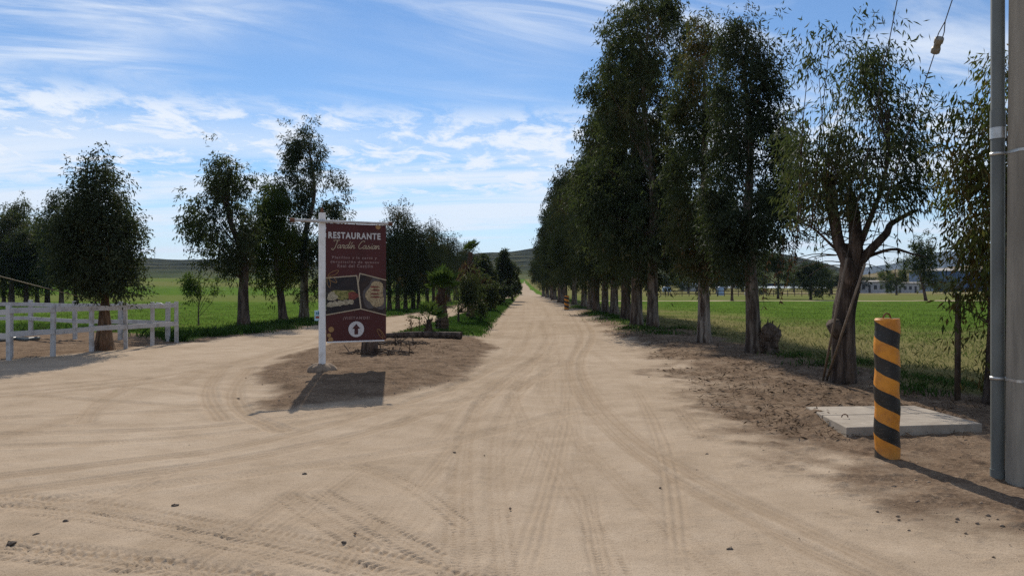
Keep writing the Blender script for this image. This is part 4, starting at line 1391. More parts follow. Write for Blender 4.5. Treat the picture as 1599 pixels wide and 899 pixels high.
for e, q in ((left, -1), (right, 1)):
    mb = MB()
    mb.cyl(e - ax * .03 * q, e + ax * .045 * q, .036, .036, 12)
    mb.build('end_cap', M['rust'], sign, sb)
# banner sheet: u to the right, v down, from its top left corner
BW, BH = 1.085, 2.08
o0 = Vector((sx, sy, zb - .03)) + ax * .055 + nrm * .066
B = lambda u, v, d=0.0: o0 + ax * u - Vector((0, 0, v)) + nrm * d
mb = MB()
nu, nv = 12, 20
vs, fs = [], []
for side in (0, 1):
    for i in range(nv + 1):
        for j in range(nu + 1):
            vs.append(B(BW * j / nu, BH * i / nv, -.004 - .008 * side))
    o_ = side * (nv + 1) * (nu + 1)
    for i in range(nv):
        for j in range(nu):
            q = [o_ + i * (nu + 1) + j, o_ + (i + 1) * (nu + 1) + j, o_ + (i + 1) * (nu + 1) + j + 1, o_ + i * (nu + 1) + j + 1]
            fs.append(q if side == 0 else q[::-1])
bn = MB().add(vs, fs).build('banner', M['banner'], sign, sb)
mb = MB()
mb.cyl(B(0.02, BH + .012, -.01), B(BW * .97, BH + .012, -.01), .016, .016, 8)
mb.build('bottom_rod', M['white_paint'], sign, sb)
K = BW / 97.0      # metres per photo pixel on the banner
PX = lambda px, py: ((px - 504.5) * K, (py - 348) * K * 1.0 * (BH / (186 * K)))


def flat(name, pts, mat, d=.002, parent=bn, th=.002):
    n = len(pts)
    vs = [B(u, v, d) for u, v in pts] + [B(u, v, d - th) for u, v in pts]
    fs = [list(range(n))[::-1], [n + i for i in range(n)]] + [(i, (i + 1) % n, n + (i + 1) % n, n + i) for i in range(n)]
    return MB().add(vs, fs).build(name, M[mat], parent, sb)


def ribbon(mb, pts, w, d=.004):
    P = [Vector((a, b, 0)) for a, b in pts]
    for i in range(len(P) - 1):
        t = (P[i + 1] - P[i])
        if t.length < 1e-6:
            continue
        t.normalize()
        s = Vector((-t.y, t.x, 0)) * (w / 2)
        a, b = P[i] - t * w * .2, P[i + 1] + t * w * .2
        dd = d + .0004 * (i % 3)
        mb.add([B((a + s).x, (a + s).y, dd), B((a - s).x, (a - s).y, dd), B((b - s).x, (b - s).y, dd), B((b + s).x, (b + s).y, dd)], [(0, 1, 2, 3)])


def text(name, body, cx_, cy_, width, height, mat, bold=0.0, space=1.0, parent=bn, frame=None, d=.003):
    cu = bpy.data.curves.new('txt', 'FONT')
    cu.body = body
    cu.size = 1.0
    cu.align_x = 'CENTER'
    cu.align_y = 'CENTER'
    cu.offset = bold
    cu.space_character = space
    cu.resolution_u = 3
    ob = bpy.data.objects.new('txt', cu)
    C.objects.link(ob)
    dg = bpy.context.evaluated_depsgraph_get()
    me = bpy.data.meshes.new_from_object(ob.evaluated_get(dg))
    bpy.data.objects.remove(ob)
    co = np.array([tuple(v.co) for v in me.vertices])
    mn, mx = co.min(0), co.max(0)
    k, kh = width / (mx[0] - mn[0]), height / (mx[1] - mn[1])
    mid = (mn + mx) / 2
    fr = frame or B
    for v_, c_ in zip(me.vertices, co):
        v_.co = fr(cx_ + (c_[0] - mid[0]) * k, cy_ - (c_[1] - mid[1]) * kh, d) - sb
    me.materials.clear()
    me.materials.append(M[mat])
    me.name = name
    return link(name, me, parent)


u, v = PX(550, 366.5)
text('lettering', 'RESTAURANTE', u, v, 84 * K, 10.5 * K, 'ink_white', .035, 1.18)
# brush script
GLY = {'a': ([[(.9, .8), (.6, 1.0), (.25, .85), (.05, .4), (.25, .03), (.55, .15), (.85, .75), (.9, .95), (.85, .3), (.95, .03), (1.15, .2)]], 1.08),
       'r': ([[(0, .1), (.2, .6), (.3, 1.1), (.4, .88), (.65, .92), (.75, .8), (.6, .3), (.75, .02), (.95, .2)]], .92),
       'd': ([[(.9, .8), (.6, 1), (.2, .8), (.05, .4), (.25, .03), (.6, .2), (.9, .9), (1.15, 2.1), (.95, .9), (.85, .3), (1, .03), (1.2, .2)]], 1.12),
       'í': ([[(0, .15), (.25, .6), (.35, .98), (.25, .3), (.4, .03), (.6, .2)], [(.42, 1.35), (.66, 1.8)]], .58),
       'i': ([[(0, .15), (.25, .6), (.35, .98), (.25, .3), (.4, .03), (.6, .2)], [(.42, 1.35), (.50, 1.5)]], .58),
       'n': ([[(0, .9), (.15, .95), (.12, .05), (.15, .2), (.4, .85), (.65, .98), (.75, .75), (.7, .25), (.85, .03), (1.1, .25)]], 1.02),
       's': ([[(0, .1), (.35, .6), (.45, 1.1), (.5, .85), (.75, .4), (.6, .05), (.25, .05), (.1, .2)], [(.6, .05), (.95, .2)]], .88),
       'J': ([[(.1, 1.9), (.0, 2.15), (.3, 2.3), (.9, 2.25), (1.5, 2.35)], [(1.0, 2.25), (.85, 1.2), (.65, .1), (.3, -.45), (-.1, -.3), (.0, .0)]], 1.25),
       'C': ([[(1.5, 1.9), (1.5, 2.2), (1.15, 2.3), (.6, 1.8), (.25, .9), (.35, .2), (.75, 0), (1.2, .25), (1.5, .6)]], 1.4), ' ': ([], .75)}
penx = 0
strokes = []
split_at = 0
for ch in 'Jardín Casian':
    if ch == ' ':
        split_at = len(strokes)
    st, adv = GLY[ch]
    for s_ in st:
        strokes.append([(penx + a + b * .22, b) for a, b in s_])
    penx += adv
u0, v0 = PX(514, 387)
sc_ = 76 * K / penx
for word in (strokes[:split_at], strokes[split_at:]):
    mb = MB()
    for s_ in word:
        pp = smooth_path([Vector((a, b, 0)) for a, b in s_], 5)
        ribbon(mb, [(u0 + p.x * sc_, v0 - p.y * sc_ * 0.92) for p in pp], .0100)
    mb.build('script_lettering', M['ink_cream'], bn, sb)
for body, px, py, w in (('Platillos a la carta y', 550, 402, 72), ('degustación de quesos', 550, 408.8, 78), ('Real del Castillo', 551, 414.5, 57)):
    u, v = PX(px, py)
    text('lettering', body, u, v, w * K, 5.4 * K, 'ink_pink', .02, 1.25)
# photographs on the banner and their cream edges
pl = [PX(504.5, 434), PX(553, 430), PX(559.5, 482.5), PX(504.5, 491)]
pr_ = [PX(558, 426.5), PX(601.4, 437), PX(601.4, 493), PX(561, 484), PX(555.5, 440)]
flat('food_photo', pl, 'photo_dark')
flat('food_photo', pr_, 'photo_wood')


def blob(cx_, cy_, rx, ry, mat, name, d, seed, n=22):
    g = np.random.default_rng(seed)
    a0 = g.random(3) * 6.28
    pts = []
    for k in range(n):
        a = 2 * math.pi * k / n
        r_ = 1 + .12 * math.sin(3 * a + a0[0]) + .08 * math.sin(5 * a + a0[1])
        u_, v_ = PX(cx_ + rx * r_ * math.cos(a), cy_ + ry * r_ * math.sin(a))
        pts.append((min(max(u_, .003), BW - .004), v_))
    flat(name, pts, mat, d, bn, .0012)


blob(531, 460, 21, 7.5, 'food_green', 'printed_salad', .0035, 1)
blob(547, 462, 8.5, 6.5, 'food_red', 'printed_meat', .0048, 2)
blob(514, 463, 8, 7, 'food_pale', 'printed_cheese', .0048, 3)
for k in range(5):
    blob(511 + k * 8, 476 - k * 1.1, 5.5, 4.2, 'food_pale', 'printed_bread', .0048 + .0012 * (k % 2), 10 + k)
blob(583, 461, 19.5, 25, 'food_plate', 'printed_plate', .0035, 4, 32)
blob(584, 460, 14.5, 21, 'food_noodle', 'printed_pasta', .0048, 5, 32)
for k in range(4):
    blob(582 + 2 * (k % 2), 448 + k * 5.5, 7.5, 1.3, 'food_red', 'printed_meat', .006, 20 + k)
mb = MB()
ribbon(mb, [PX(504.5, 434), PX(553, 430), PX(559.5, 483)], .018, .0075)
ribbon(mb, [PX(555.5, 441), PX(558, 426.5), PX(601.4, 437)], .018, .0075)
ribbon(mb, [PX(555.5, 441), PX(560.5, 483)], .010, .0085)
ribbon(mb, [PX(504.5, 492), PX(559.5, 483), PX(601.4, 494)], .018, .0095)
mb.build('photo_border', M['ink_cream'], bn, sb)
u, v = PX(552.5, 497.5)
text('lettering', '¡VISÍTANOS!', u, v, 43 * K, 6.4 * K, 'ink_pink', .03, 1.3)
cu_, cv_ = PX(552.3, 515.5)
rr_ = 12.6 * K
disc = flat('arrow_disc', [(cu_ + rr_ * math.cos(2 * math.pi * k / 36), cv_ + rr_ * math.sin(2 * math.pi * k / 36)) for k in range(36)], 'ink_white', .0035)
a_ = rr_ * .62
flat('arrow', [(cu_ + x_ * a_, cv_ + y_ * a_) for x_, y_ in ((0, -1.1), (.85, -.1), (.38, -.1), (.38, 1.05), (-.38, 1.05), (-.38, -.1), (-.85, -.1))], 'banner', .0065)
for (px, py, r_) in ((512.5, 515, 4.4), (509, 524, 3.2), (511.5, 531, 4.0), (588, 351, 4.2)):
    pts = []
    for k in range(20):
        a, b = PX(px + r_ * math.cos(.314 * k), py + r_ * math.sin(.314 * k))
        pts.append((min(max(a, 0.002), BW - .002), min(max(b, .002), BH - .002)))
    flat('gold_dot', pts, 'ink_gold', .003)
mb = MB()
for pts in ([(507, 430), (514, 424), (524, 422), (518, 429), (507, 431)], [(507, 433), (511, 441), (510, 449), (506, 443), (506, 433)], [(508, 432), (517, 434), (521, 441), (513, 439), (508, 433)]):
    ribbon(mb, [(p.x, p.y) for p in smooth_path([Vector((*PX(*q), 0)) for q in pts], 4)], .007, .011)
mb.build('leaf_drawing', M['ink_gold'], bn, sb)
mb = MB()
for pts in ([(596, 532), (590, 526), (586, 518), (588, 516), (593, 522), (596, 531)], [(590, 516), (596, 523), (599, 530)]):
    ribbon(mb, [(p.x, p.y) for p in smooth_path([Vector((*PX(*q), 0)) for q in pts], 4)], .007, .011)
mb.build('leaf_drawing', M['ink_gold'], bn, sb)
# small pale blue notice on the post
tg0 = at(490, 485, sy)
T0 = Vector((tg0.x, sy, tg0.z)) + nrm * (pw / 2 + .012)
TW, TH = 22 * sy / F, 16 * sy / F
TB = lambda u_, v_, d=0.0: T0 + ax * u_ - Vector((0, 0, v_)) + nrm * d
mb = MB()
mb.box(TB(TW / 2, TH / 2, -.005), (TW, .008, TH), rotm)
tg = mb.build('notice_plate', M['sky_tag'], sign, sb, bevel=.002)
mb = MB()
mb.box(TB(TW / 2, TH * .66, .001), (TW * .84, .003, TH * .2), rotm)
mb.build('notice_band', M['ink_red'], tg, sb)
mb = MB()
for k in range(7):     # illegible heading: a row of blurred strokes as in the photograph
    mb.box(TB(TW * (.15 + .115 * k), TH * .28, .001), (TW * .07, .003, TH * (.2 + .06 * (k % 2))), rotm)
mb.build('notice_heading', M['ink_blue'], tg, sb)
# earth heaped at the post
mb = MB()
for k in range(7):
    a = k * .9
    c = sb + Vector((.12 * math.cos(a), .10 * math.sin(a), .0))
    mb.tube([c + Vector((0, 0, -.05)), c + Vector((0, 0, .04)), c + Vector((.01, 0, .09)), c + Vector((.01, 0, .13))], [.16, .14, .09, .02], 9, .3, k)
tag(mb.build('earth_mound', M['gravel'], None, sb, smooth=True), 'small heap of dark earth packed round the foot of the sign post', 'mound')

# stump behind the banner, twig heaps and log edging
x, y = gp(577, 560)
mb = MB()
b = Vector((x, y, gz(x, y)))
mb.tube([b + Vector((0, 0, -.1)), b + Vector((0, 0, .05)), b + Vector((0, 0, .3)), b + Vector((0, 0, .62))], [.22, .19, .165, .16], 16, .06, 3)
st = mb.build('tree_stump', M['bark_dark'], None, b, smooth=False)
tag(st, 'dark sawn tree stump showing under the restaurant banner', 'stump')


def heap(px, py, rx, ry, n, label, seed):
    g = np.random.default_rng(seed)
    x, y = gp(px, py)
    z = gz(x, y)
    mb = MB()
    for k in range(n):
        a = g.uniform(0, 6.28)
        r_ = math.sqrt(g.random())
        p = Vector((x + rx * r_ * math.cos(a), y + ry * r_ * math.sin(a), z + .02 + .14 * (1 - r_) * g.random()))
        d = Vector((g.normal(0, 1), g.normal(0, .6), g.normal(0, .25))).normalized() * g.uniform(.08, .25)
        mb.tube([p - d, p + Vector((0, 0, .02)), p + d], [.010, .013, .006], 5)
    tag(mb.build('brushwood_heap', M['wood_dark'], None, (x, y, z)), label, 'brushwood', 'heaps of dead twigs on the dirt island')


heap(594, 561, .75, .35, 70, 'heap of dead twigs at the foot of the stump', 1)
heap(625, 545, .75, .4, 60, 'second twig heap, farther back beside the log edging', 2)
a, b = gp(598, 533.5), gp(720, 535)
mb = MB()
za, zb_ = gz(*a) + .09, gz(*b) + .10
pth = smooth_path([Vector((a[0], a[1], za - .02)), Vector((a[0] * .6 + b[0] * .4, a[1] + .1, za + .01)), Vector((b[0], b[1], zb_ + .02))], 6)
mb.tube(pth, [.07 + .035 * k / (len(pth) - 1) for k in range(len(pth))], 12, .08, 2)
tag(mb.build('edging_log', M['bark_dark'], None, Vector((a[0], a[1], za))), 'long grey log edging the end of the grass median', 'log')
x, y = gp(617, 545)
mb = MB().tube([Vector((x, y, gz(x, y) - .05)), Vector((x, y, gz(x, y) + .3))], [.018, .015], 7)
tag(mb.build('peg', M['wood_dark'], None, Vector((x, y, gz(x, y)))), 'short dark peg standing in front of the log edging', 'peg')

# ------------------------------------------------------------------ white rail fence
FR = random.Random(9)


def fence(posts, label, topz_, rails, pw_, extend=None, name='rail_fence'):
    x0, y0 = posts[0]
    b = Vector((x0, y0, gz(x0, y0)))
    root = thing(name, b, label, 'fence', 'white rail fences of the corral')
    bases = [Vector((x, y, gz(x, y))) for x, y in posts]
    for p in bases:
        d = Matrix.Rotation(FR.uniform(-.12, .12) + .15, 3, 'Z') @ Matrix.Rotation(FR.uniform(-.015, .015), 3, 'Y')
        MB().box(p + Vector((0, 0, (topz_ - .2) / 2)), (pw_, pw_, topz_ + .2), d).build('post', M['rail_paint'], root, b, bevel=.006)
    for zr in rails:
        for i in range(len(bases) - 1):
            p, q = bases[i], bases[i + 1]
            dv = (q - p).normalized()
            off = Vector((-dv.y, dv.x, 0)) * (pw_ / 2 + .018)
            if off.y > 0:
                off = -off
            MB().beam(p + off + Vector((0, 0, zr + FR.uniform(-.012, .012))) - dv * (.0 if i else .04), q + off + Vector((0, 0, zr + FR.uniform(-.012, .012))) - dv * .012, .028, .12).build('rail', M['rail_paint'], root, b, bevel=.004)
    return root


near_posts = [gp(14, 563), gp(83, 557), gp(143, 549.5), gp(196, 545), gp(238, 540), gp(275.5, 536)]
fence(near_posts, 'white two-rail fence running along the sandy road, nearest run', 1.17, (1.06, .56), .088)
back = [gp(262, 534)] + [gp(188, 531), gp(117, 530), gp(48, 523), (-18.4, 24.4), (-22, 25.2)]
fence(back, 'white two-rail fence at the back of the corral behind the round tree', 1.15, (1.02, .55), .11)
fence([(near_posts[0][0] - .25, near_posts[0][1] + .4), (-14.2, 16.6), (-17.5, 17.8)], 'stub of white rail fence leaving the left edge of the picture', 1.12, (1.0, .5), .10)
# folded cloth / pale scrap on the top rail
pq = at(245, 476.5, 20.2)
mb = MB().tube([pq + Vector((-.06, 0, 0)), pq + Vector((0, 0, .03)), pq + Vector((.1, 0, .02)), pq + Vector((.2, 0, -.02))], [.02, .05, .045, .02], 8, .2, 2)
tag(mb.build('plastic_bag', M['ink_white'], None, pq, smooth=True), 'crumpled white plastic bag resting on the fence rail', 'bag')
mb = MB()
wx, wy = gp(163, 547)
e1, e0 = Vector((wx, wy - .2, 1.22)), at(-330, 330, 15.5)
mb.tube([e0.lerp(e1, k / 12) + Vector((0, 0, -.10 * math.sin(math.pi * k / 12))) for k in range(13)], [.012] * 13, 6)
tag(mb.build('guy_cable', M['cable_tan'], None, e1), 'pale cable slanting down from the left edge to the round tree', 'cable')
# black hose on the corral ground
mb = MB()
mb.tube([Vector((x_, y_, gz(x_, y_) + .05)) for x_, y_ in [gp(-40, 536), gp(0, 534), gp(25, 532), gp(45, 533), gp(60, 531)]], [.06] * 5, 8, .1, 3)
tag(mb.build('drain_hose', M['pvc'], None, Vector((*gp(0, 534), 0))), 'dark hose lying on the corral ground at the left edge', 'hose')


# ------------------------------------------------------------------ bollards
def bollard(x, y, h, r, label):
    b = Vector((x, y, gz(x, y)))
    root = thing('striped_bollard', b, label, 'bollard', 'black and yellow striped bollards')
    mb = MB()
    n = 22
    pth = [b + Vector((0, 0, -.15))] + [b + Vector((.006 * math.sin(k), 0, h * k / n)) for k in range(n)] + [b + Vector((0, 0, h - .008)), b + Vector((0, 0, h))]
    mb.tube(pth, [r] * (len(pth) - 1) + [r - .012], 40, .006, 3)
    mb.build('body', M['hazard'], root, b, smooth=False)
    mb = MB()
    mb.tube([b + Vector((.035 * math.cos(a), .0, h - .01 + .055 * math.sin(a))) for a in [math.pi * k / 10 for k in range(11)]], [.007] * 11, 8)
    mb.build('lifting_loop', M['rust'], root, b, smooth=True)
    return root


bx, by = gp(1385, 716)
bollard(bx, by, 1.275, .106, 'large black and yellow striped bollard in front of the concrete slab')
bx2, by2 = gp(885, 485)
bollard(bx2, by2, 0.98, .17, 'distant black and yellow striped bollard beside the right-hand tree row')

# ------------------------------------------------------------------ concrete slab
A, Bq, Cq, D = gp(1258, 649), gp(1322, 684), gp(1534, 676), gp(1428, 646)
zt = .115
sl_o = Vector((A[0], A[1], 0))
slab = thing('concrete_slab', sl_o, 'low pale concrete slab cover behind the striped bollard', 'slab')
lerp2 = lambda p, q, t: (p[0] + (q[0] - p[0]) * t, p[1] + (q[1] - p[1]) * t)
for (p, q, r_, s_) in ((A, lerp2(A, Bq, .44), lerp2(D, Cq, .44), D), (lerp2(A, Bq, .46), Bq, Cq, lerp2(D, Cq, .46))):
    vs = [Vector((*c, gz(*c) - .06)) for c in (p, q, r_, s_)] + [Vector((*c, zt + .015 * math.sin(c[0]))) for c in (p, q, r_, s_)]
    MB().add(vs, [(0, 1, 5, 4), (1, 2, 6, 5), (2, 3, 7, 6), (3, 0, 4, 7), (4, 5, 6, 7), (3, 2, 1, 0)]).build('slab_panel', M['concrete'], slab, sl_o, bevel=.008)
for pt in (lerp2(lerp2(A, Bq, .62), lerp2(D, Cq, .62), .12), lerp2(lerp2(A, Bq, .15), lerp2(D, Cq, .15), .7)):
    c = Vector((*pt, zt + .005))
    MB().tube([c + Vector((.035 * math.cos(a), 0, .035 * math.sin(a))) for a in [math.pi * k / 8 for k in range(9)]], [.006] * 9, 6).build('lifting_loop', M['rust'], slab, sl_o)

# ------------------------------------------------------------------ concrete utility pole with conduit
px0, py0 = 4.03, 5.92
pole_b = Vector((px0, py0, gz(px0, py0)))
pole = thing('utility_pole', pole_b, 'grey square concrete utility pole with a conduit, cut by the right edge', 'pole')
HP = 9.2
mb = MB()
w0, w1 = .30, .20
left_x = lambda z: (1567 - CX) / F * 5.95 + (0.03 * z / 4)
PD = .17
n = 8
vs, fs = [], []
for k in range(2):
    z = pole_b.z - .3 if k == 0 else HP
    w = w0 if k == 0 else w1
    xl = left_x(z)
    yb = 5.78
    ch = .018
    for qx, qy in ((ch, 0), (w - ch, 0), (w, ch), (w, PD - ch), (w - ch, PD), (ch, PD), (0, PD - ch), (0, ch)):
        vs.append(Vector((xl + qx, yb + qy, z)))
for k in range(8):
    fs.append((k, (k + 1) % 8, 8 + (k + 1) % 8, 8 + k))
fs += [list(range(7, -1, -1)), list(range(8, 16))]
MB().add(vs, fs).build('shaft', M['concrete_pole'], pole, pole_b)
cxp = (1558 - CX) / F * 6.0
mb = MB()
mb.cyl(Vector((cxp, 6.0, pole_b.z - .05)), Vector((cxp, 6.0, 6.0)), .050, .050, 40)
mb.build('conduit', M['pvc'], pole, pole_b)
MB().cyl(Vector((cxp, 6.0, pole_b.z - .02)), Vector((cxp, 6.0, pole_b.z + .09)), .054, .056, 40).build('conduit_coupling', M['pvc'], pole, pole_b)
zc = H + (HY - 212) / F * 6
MB().cyl(Vector((cxp, 6.0, zc)), Vector((cxp, 6.0, zc + .20)), .055, .055, 40).build('conduit_coupling', M['pvc'], pole, pole_b)
MB().cyl(Vector((cxp, 6.0, zc - .03)), Vector((cxp, 6.0, zc + .06)), .0565, .0565, 40).build('coupling_band', M['galv'], pole, pole_b)
for py_, tilt in ((594, .0), (236, .05)):
    z = H + (HY - py_) / F * 5.85
    MB().cyl(Vector((cxp, 6.0, z - .012)), Vector((cxp, 6.0, z + .012)), .057, .057, 20).build('strap', M['galv'], pole, pole_b, smooth=True)
    xl = left_x(z)
    mb = MB()
    w = w0 - .1 * z / HP + .012
    mb.box(Vector((xl + w / 2 - .004, 5.777, z)), (w - .04, .004, .022))
    mb.box(Vector((xl - .003, 5.78 + PD / 2, z)), (.004, PD - .03, .022))
    mb.beam(Vector((xl - .004, 5.797, z)), Vector((xl + .018, 5.776, z)), .004, .022)
    mb.beam(Vector((cxp + .04, 5.985, z)), Vector((xl - .002, 5.93, z)), .006, .02)
    mb.build('strap', M['galv'], pole, pole_b)

# guy wires with guards and a strain insulator
ga = Vector((*gp(1286, 604), 0))
ga.z = gz(ga.x, ga.y) - .05
g_top2, g_top1 = Vector((px0 + .02, 5.9, 8.9)), Vector((px0 + .1, 5.9, 5.75))


def guy(a, t, label, guard_len, insul, dx, seed):
    a = a + Vector((dx, 0, 0))
    root = thing('guy_wire', a, label, 'wire', 'guy wires staying the concrete pole')
    if insul is None:
        MB().tube([a, a.lerp(t, .5), t], [.006] * 3, 6).build('cable', M['cable'], root, a)
    else:
        L_ = (t - a).length
        d = (t - a).normalized()
        c = a + d * (insul * L_)
        MB().tube([a, c - d * .10], [.0055] * 2, 6).build('cable', M['cable'], root, a)
        MB().tube([c + d * .26, t], [.0055] * 2, 6).build('cable', M['cable'], root, a)
        side = d.cross(Vector((0, 1, 0))).normalized()
        for s_ in (-1, 1):
            MB().tube([c + d * .26, c + d * .14 + side * .028 * s_, c + d * .05 + side * .03 * s_], [.0055] * 3, 6).build('loop', M['cable'], root, a)
            MB().tube([c - d * .10, c - d * .03 + side * .012 * s_, c + side * .012 * s_], [.0055] * 3, 6).build('loop', M['cable'], root, a)
        mb = MB()
        mb.tube([c - d * .085, c - d * .078, c - d * .03, c - d * .022, c + d * .022, c + d * .03, c + d * .078, c + d * .085], [.036, .046, .046, .036, .036, .046, .046, .036], 8)
        mb.build('strain_insulator', M['porcelain'], root, a, bevel=.004)
    d = (t - a).normalized()
    MB().tube([a - d * .02, a + d * guard_len], [.020, .016], 10).build('guard', M['guard'], root, a, smooth=True)
    return root


# the first wire meets the photograph's top edge at x = 1470, the second at x = 1397
L1t = (g_top1 - ga)
guy(ga, g_top1, 'guy wire with strain insulator running up over the pollarded tree', 2.6, .70, .03, 1)
guy(ga, g_top2, 'thin guy wire running up through the pollarded tree crown', 2.3, None, -.02, 2)

# slim steel post with a leaning bar
x, y = gp(1495, 631)
b = Vector((x, y, gz(x, y)))
mp = thing('steel_post', b, 'slim dark steel post with an angled pale bar, left of the conduit', 'post')
MB().cyl(b + Vector((0, 0, -.1)), Vector((x + .01, y, at(0, 458, y).z)), .038, .036, 12).build('shaft', M['wood_dark'], mp, b, smooth=True)
MB().beam(at(1492, 452, y), at(1521, 423, y), .03, .035).build('angled_bar', M['galv'], mp, b)
MB().tube([at(1492, 462, y), at(1492, 459, y), at(1492, 455, y)], [.012, .032, .010], 10).build('glint_bead', M['galv'], mp, b, smooth=True)  # added metal bead that stands in for a glint of sun

# ------------------------------------------------------------------ far buildings and farm clutter
wall_w = simple('pale plaster', (0.42, 0.41, 0.40), (0.33, 0.32, 0.31), .6, .9, .1, 0, 0)
wall_b = simple('blue sheet metal', (0.07, 0.12, 0.22), (0.05, 0.09, 0.17), .3, .6, .3, 0, 0)
roof_m = simple('weathered roof', (0.40, 0.37, 0.33), (0.28, 0.25, 0.22), .5, .8, .2, 0, 0)
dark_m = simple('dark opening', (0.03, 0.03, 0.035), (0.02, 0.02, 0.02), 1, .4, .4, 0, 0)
blue_t = simple('pale blue trailer paint', (0.32, 0.42, 0.58), (0.26, 0.35, 0.50), 1, .5, .3, 0, 0)


def building(name, px0_, px1_, py_base, py_top, label, wall, roof, nwin, depth, cat='building', pitch=.6, door=True):
    x0, y0 = gp(px0_, py_base)
    x1, _ = gp(px1_, py_base)
    h = (H + (HY - py_top) / F * y0)
    b = Vector(((x0 + x1) / 2, y0, gz((x0 + x1) / 2, y0) - .1))
    root = thing(name, b, label, cat)
    MB().box(b + Vector((0, depth / 2, h / 2)), (x1 - x0, depth, h)).build('wall', wall, root, b)
    mb = MB()
    vs = []
    for xx in (x0 - .3, x1 + .3):
        vs += [Vector((xx, y0 - .35, b.z + h + .003)), Vector((xx, y0 + depth + .35, b.z + h + .003)), Vector((xx, y0 + depth / 2, b.z + h + pitch)), Vector((xx, y0 - .35, b.z + h + .15))]
    mb.add(vs, [(0, 1, 2, 3), (7, 6, 5, 4), (0, 4, 5, 1), (1, 5, 6, 2), (2, 6, 7, 3), (3, 7, 4, 0)])
    mb.build('roof', roof, root, b)
    for k in range(nwin):
        xx = x0 + (x1 - x0) * (k + .5) / nwin
        is_door = door and k % 3 == 1
        hh = h * .7 if is_door else h * .35
        zc_ = b.z + (hh / 2 + .05 if is_door else h * .55)
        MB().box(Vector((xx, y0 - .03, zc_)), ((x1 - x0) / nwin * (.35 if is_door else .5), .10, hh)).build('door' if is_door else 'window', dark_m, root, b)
    return root


building('low_house', 1344, 1390, 458.6, 441, 'low white farm building with a flat roof beyond the field', wall_w, roof_m, 5, 8, pitch=.5)
building('low_house', 1393, 1442, 458.6, 443, 'second low white farm building, partly behind the slanting tree', wall_w, roof_m, 6, 8, pitch=.4)
building('warehouse', 1458, 1600, 457, 425, 'large blue metal warehouse at the right beyond the field', wall_b, roof_m, 0, 16, 'warehouse', 1.2)
building('low_house', 1068, 1096, 457.5, 446, 'small distant shed with a blue-grey roof beyond the field', wall_w, blue_t, 2, 6, 'shed', 1.0)
# trailer on legs
x, y = gp(1041, 462)
b = Vector((x, y, gz(x, y)))
tr = thing('stock_trailer', b, 'pale blue boxy trailer on legs at the far field edge', 'trailer')
MB().box(b + Vector((0, 0, 1.25)), (1.4, 2.2, 1.0)).build('body', blue_t, tr, b, bevel=.08)
MB().box(b + Vector((-.45, -1.12, 1.25)), (.3, .06, .75)).build('panel', wall_w, tr, b)
for sx_ in (-.55, .55):
    MB().cyl(b + Vector((sx_, -.8, -.1)), b + Vector((sx_, -.8, .74)), .06, .06, 8).build('leg', M['wood_dark'], tr, b)
    MB().cyl(b + Vector((sx_, .8, -.1)), b + Vector((sx_, .8, .74)), .06, .06, 8).build('leg', M['wood_dark'], tr, b)
x, y = gp(1125, 461.5)
b = Vector((x, y, gz(x, y)))
tk_ = thing('water_tank', b, 'whitish round water tank beyond the field', 'tank')
MB().tube([b + Vector((0, 0, -.05)), b + Vector((0, 0, 1.5)), b + Vector((0, 0, 1.75)), b + Vector((0, 0, 1.85))], [.75, .75, .5, .2], 20).build('body', blue_t, tk_, b)
MB().tube([b + Vector((0, 0, 1.85)), b + Vector((0, 0, 1.95))], [.22, .2], 12).build('lid', wall_w, tk_, b)
# arched shelter
x, y = gp(1180, 461)
b = Vector((x, y, gz(x, y)))
mb = MB()
n = 12
for k in range(n):
    a0, a1 = math.pi * k / n, math.pi * (k + 1) / n
    for q in (0,):
        p = [Vector((1.75 * math.cos(a), 0, 1.5 * math.sin(a))) for a in (a0, a1)]
        pi_ = [Vector((1.6 * math.cos(a), 0, 1.36 * math.sin(a))) for a in (a0, a1)]
        vs = [b + p[0], b + p[1], b + pi_[1], b + pi_[0]]
        vs += [v_ + Vector((0, 2.5, 0)) for v_ in vs]
        mb.add(vs, [(0, 1, 2, 3), (7, 6, 5, 4), (0, 4, 5, 1), (3, 2, 6, 7)])
sh = thing('arched_shelter', b, 'small pale arched shelter with dark mouth beyond the field', 'shelter')
mb.build('shell', wall_w, sh, b)
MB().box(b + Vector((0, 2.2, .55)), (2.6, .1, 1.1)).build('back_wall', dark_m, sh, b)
# brown rail fence along the far track
fx = [gp(px, 463.0) for px in range(1010, 1345, 11)]
b = Vector((fx[0][0], fx[0][1], 0))
ff = thing('farm_fence', b, 'brown wooden rail fence along the far side of the field', 'fence')
for x, y in fx:
    MB().box(Vector((x, y, gz(x, y) + .55)), (.11, .11, 1.3)).build('post', M['wood_dark'], ff, b)
for z in (.45, 1.0):
    MB().beam(Vector((fx[0][0], fx[0][1] - .1, z)), Vector((fx[-1][0], fx[-1][1] - .1, z)), .05, .10).build('rail', M['wood_dark'], ff, b)
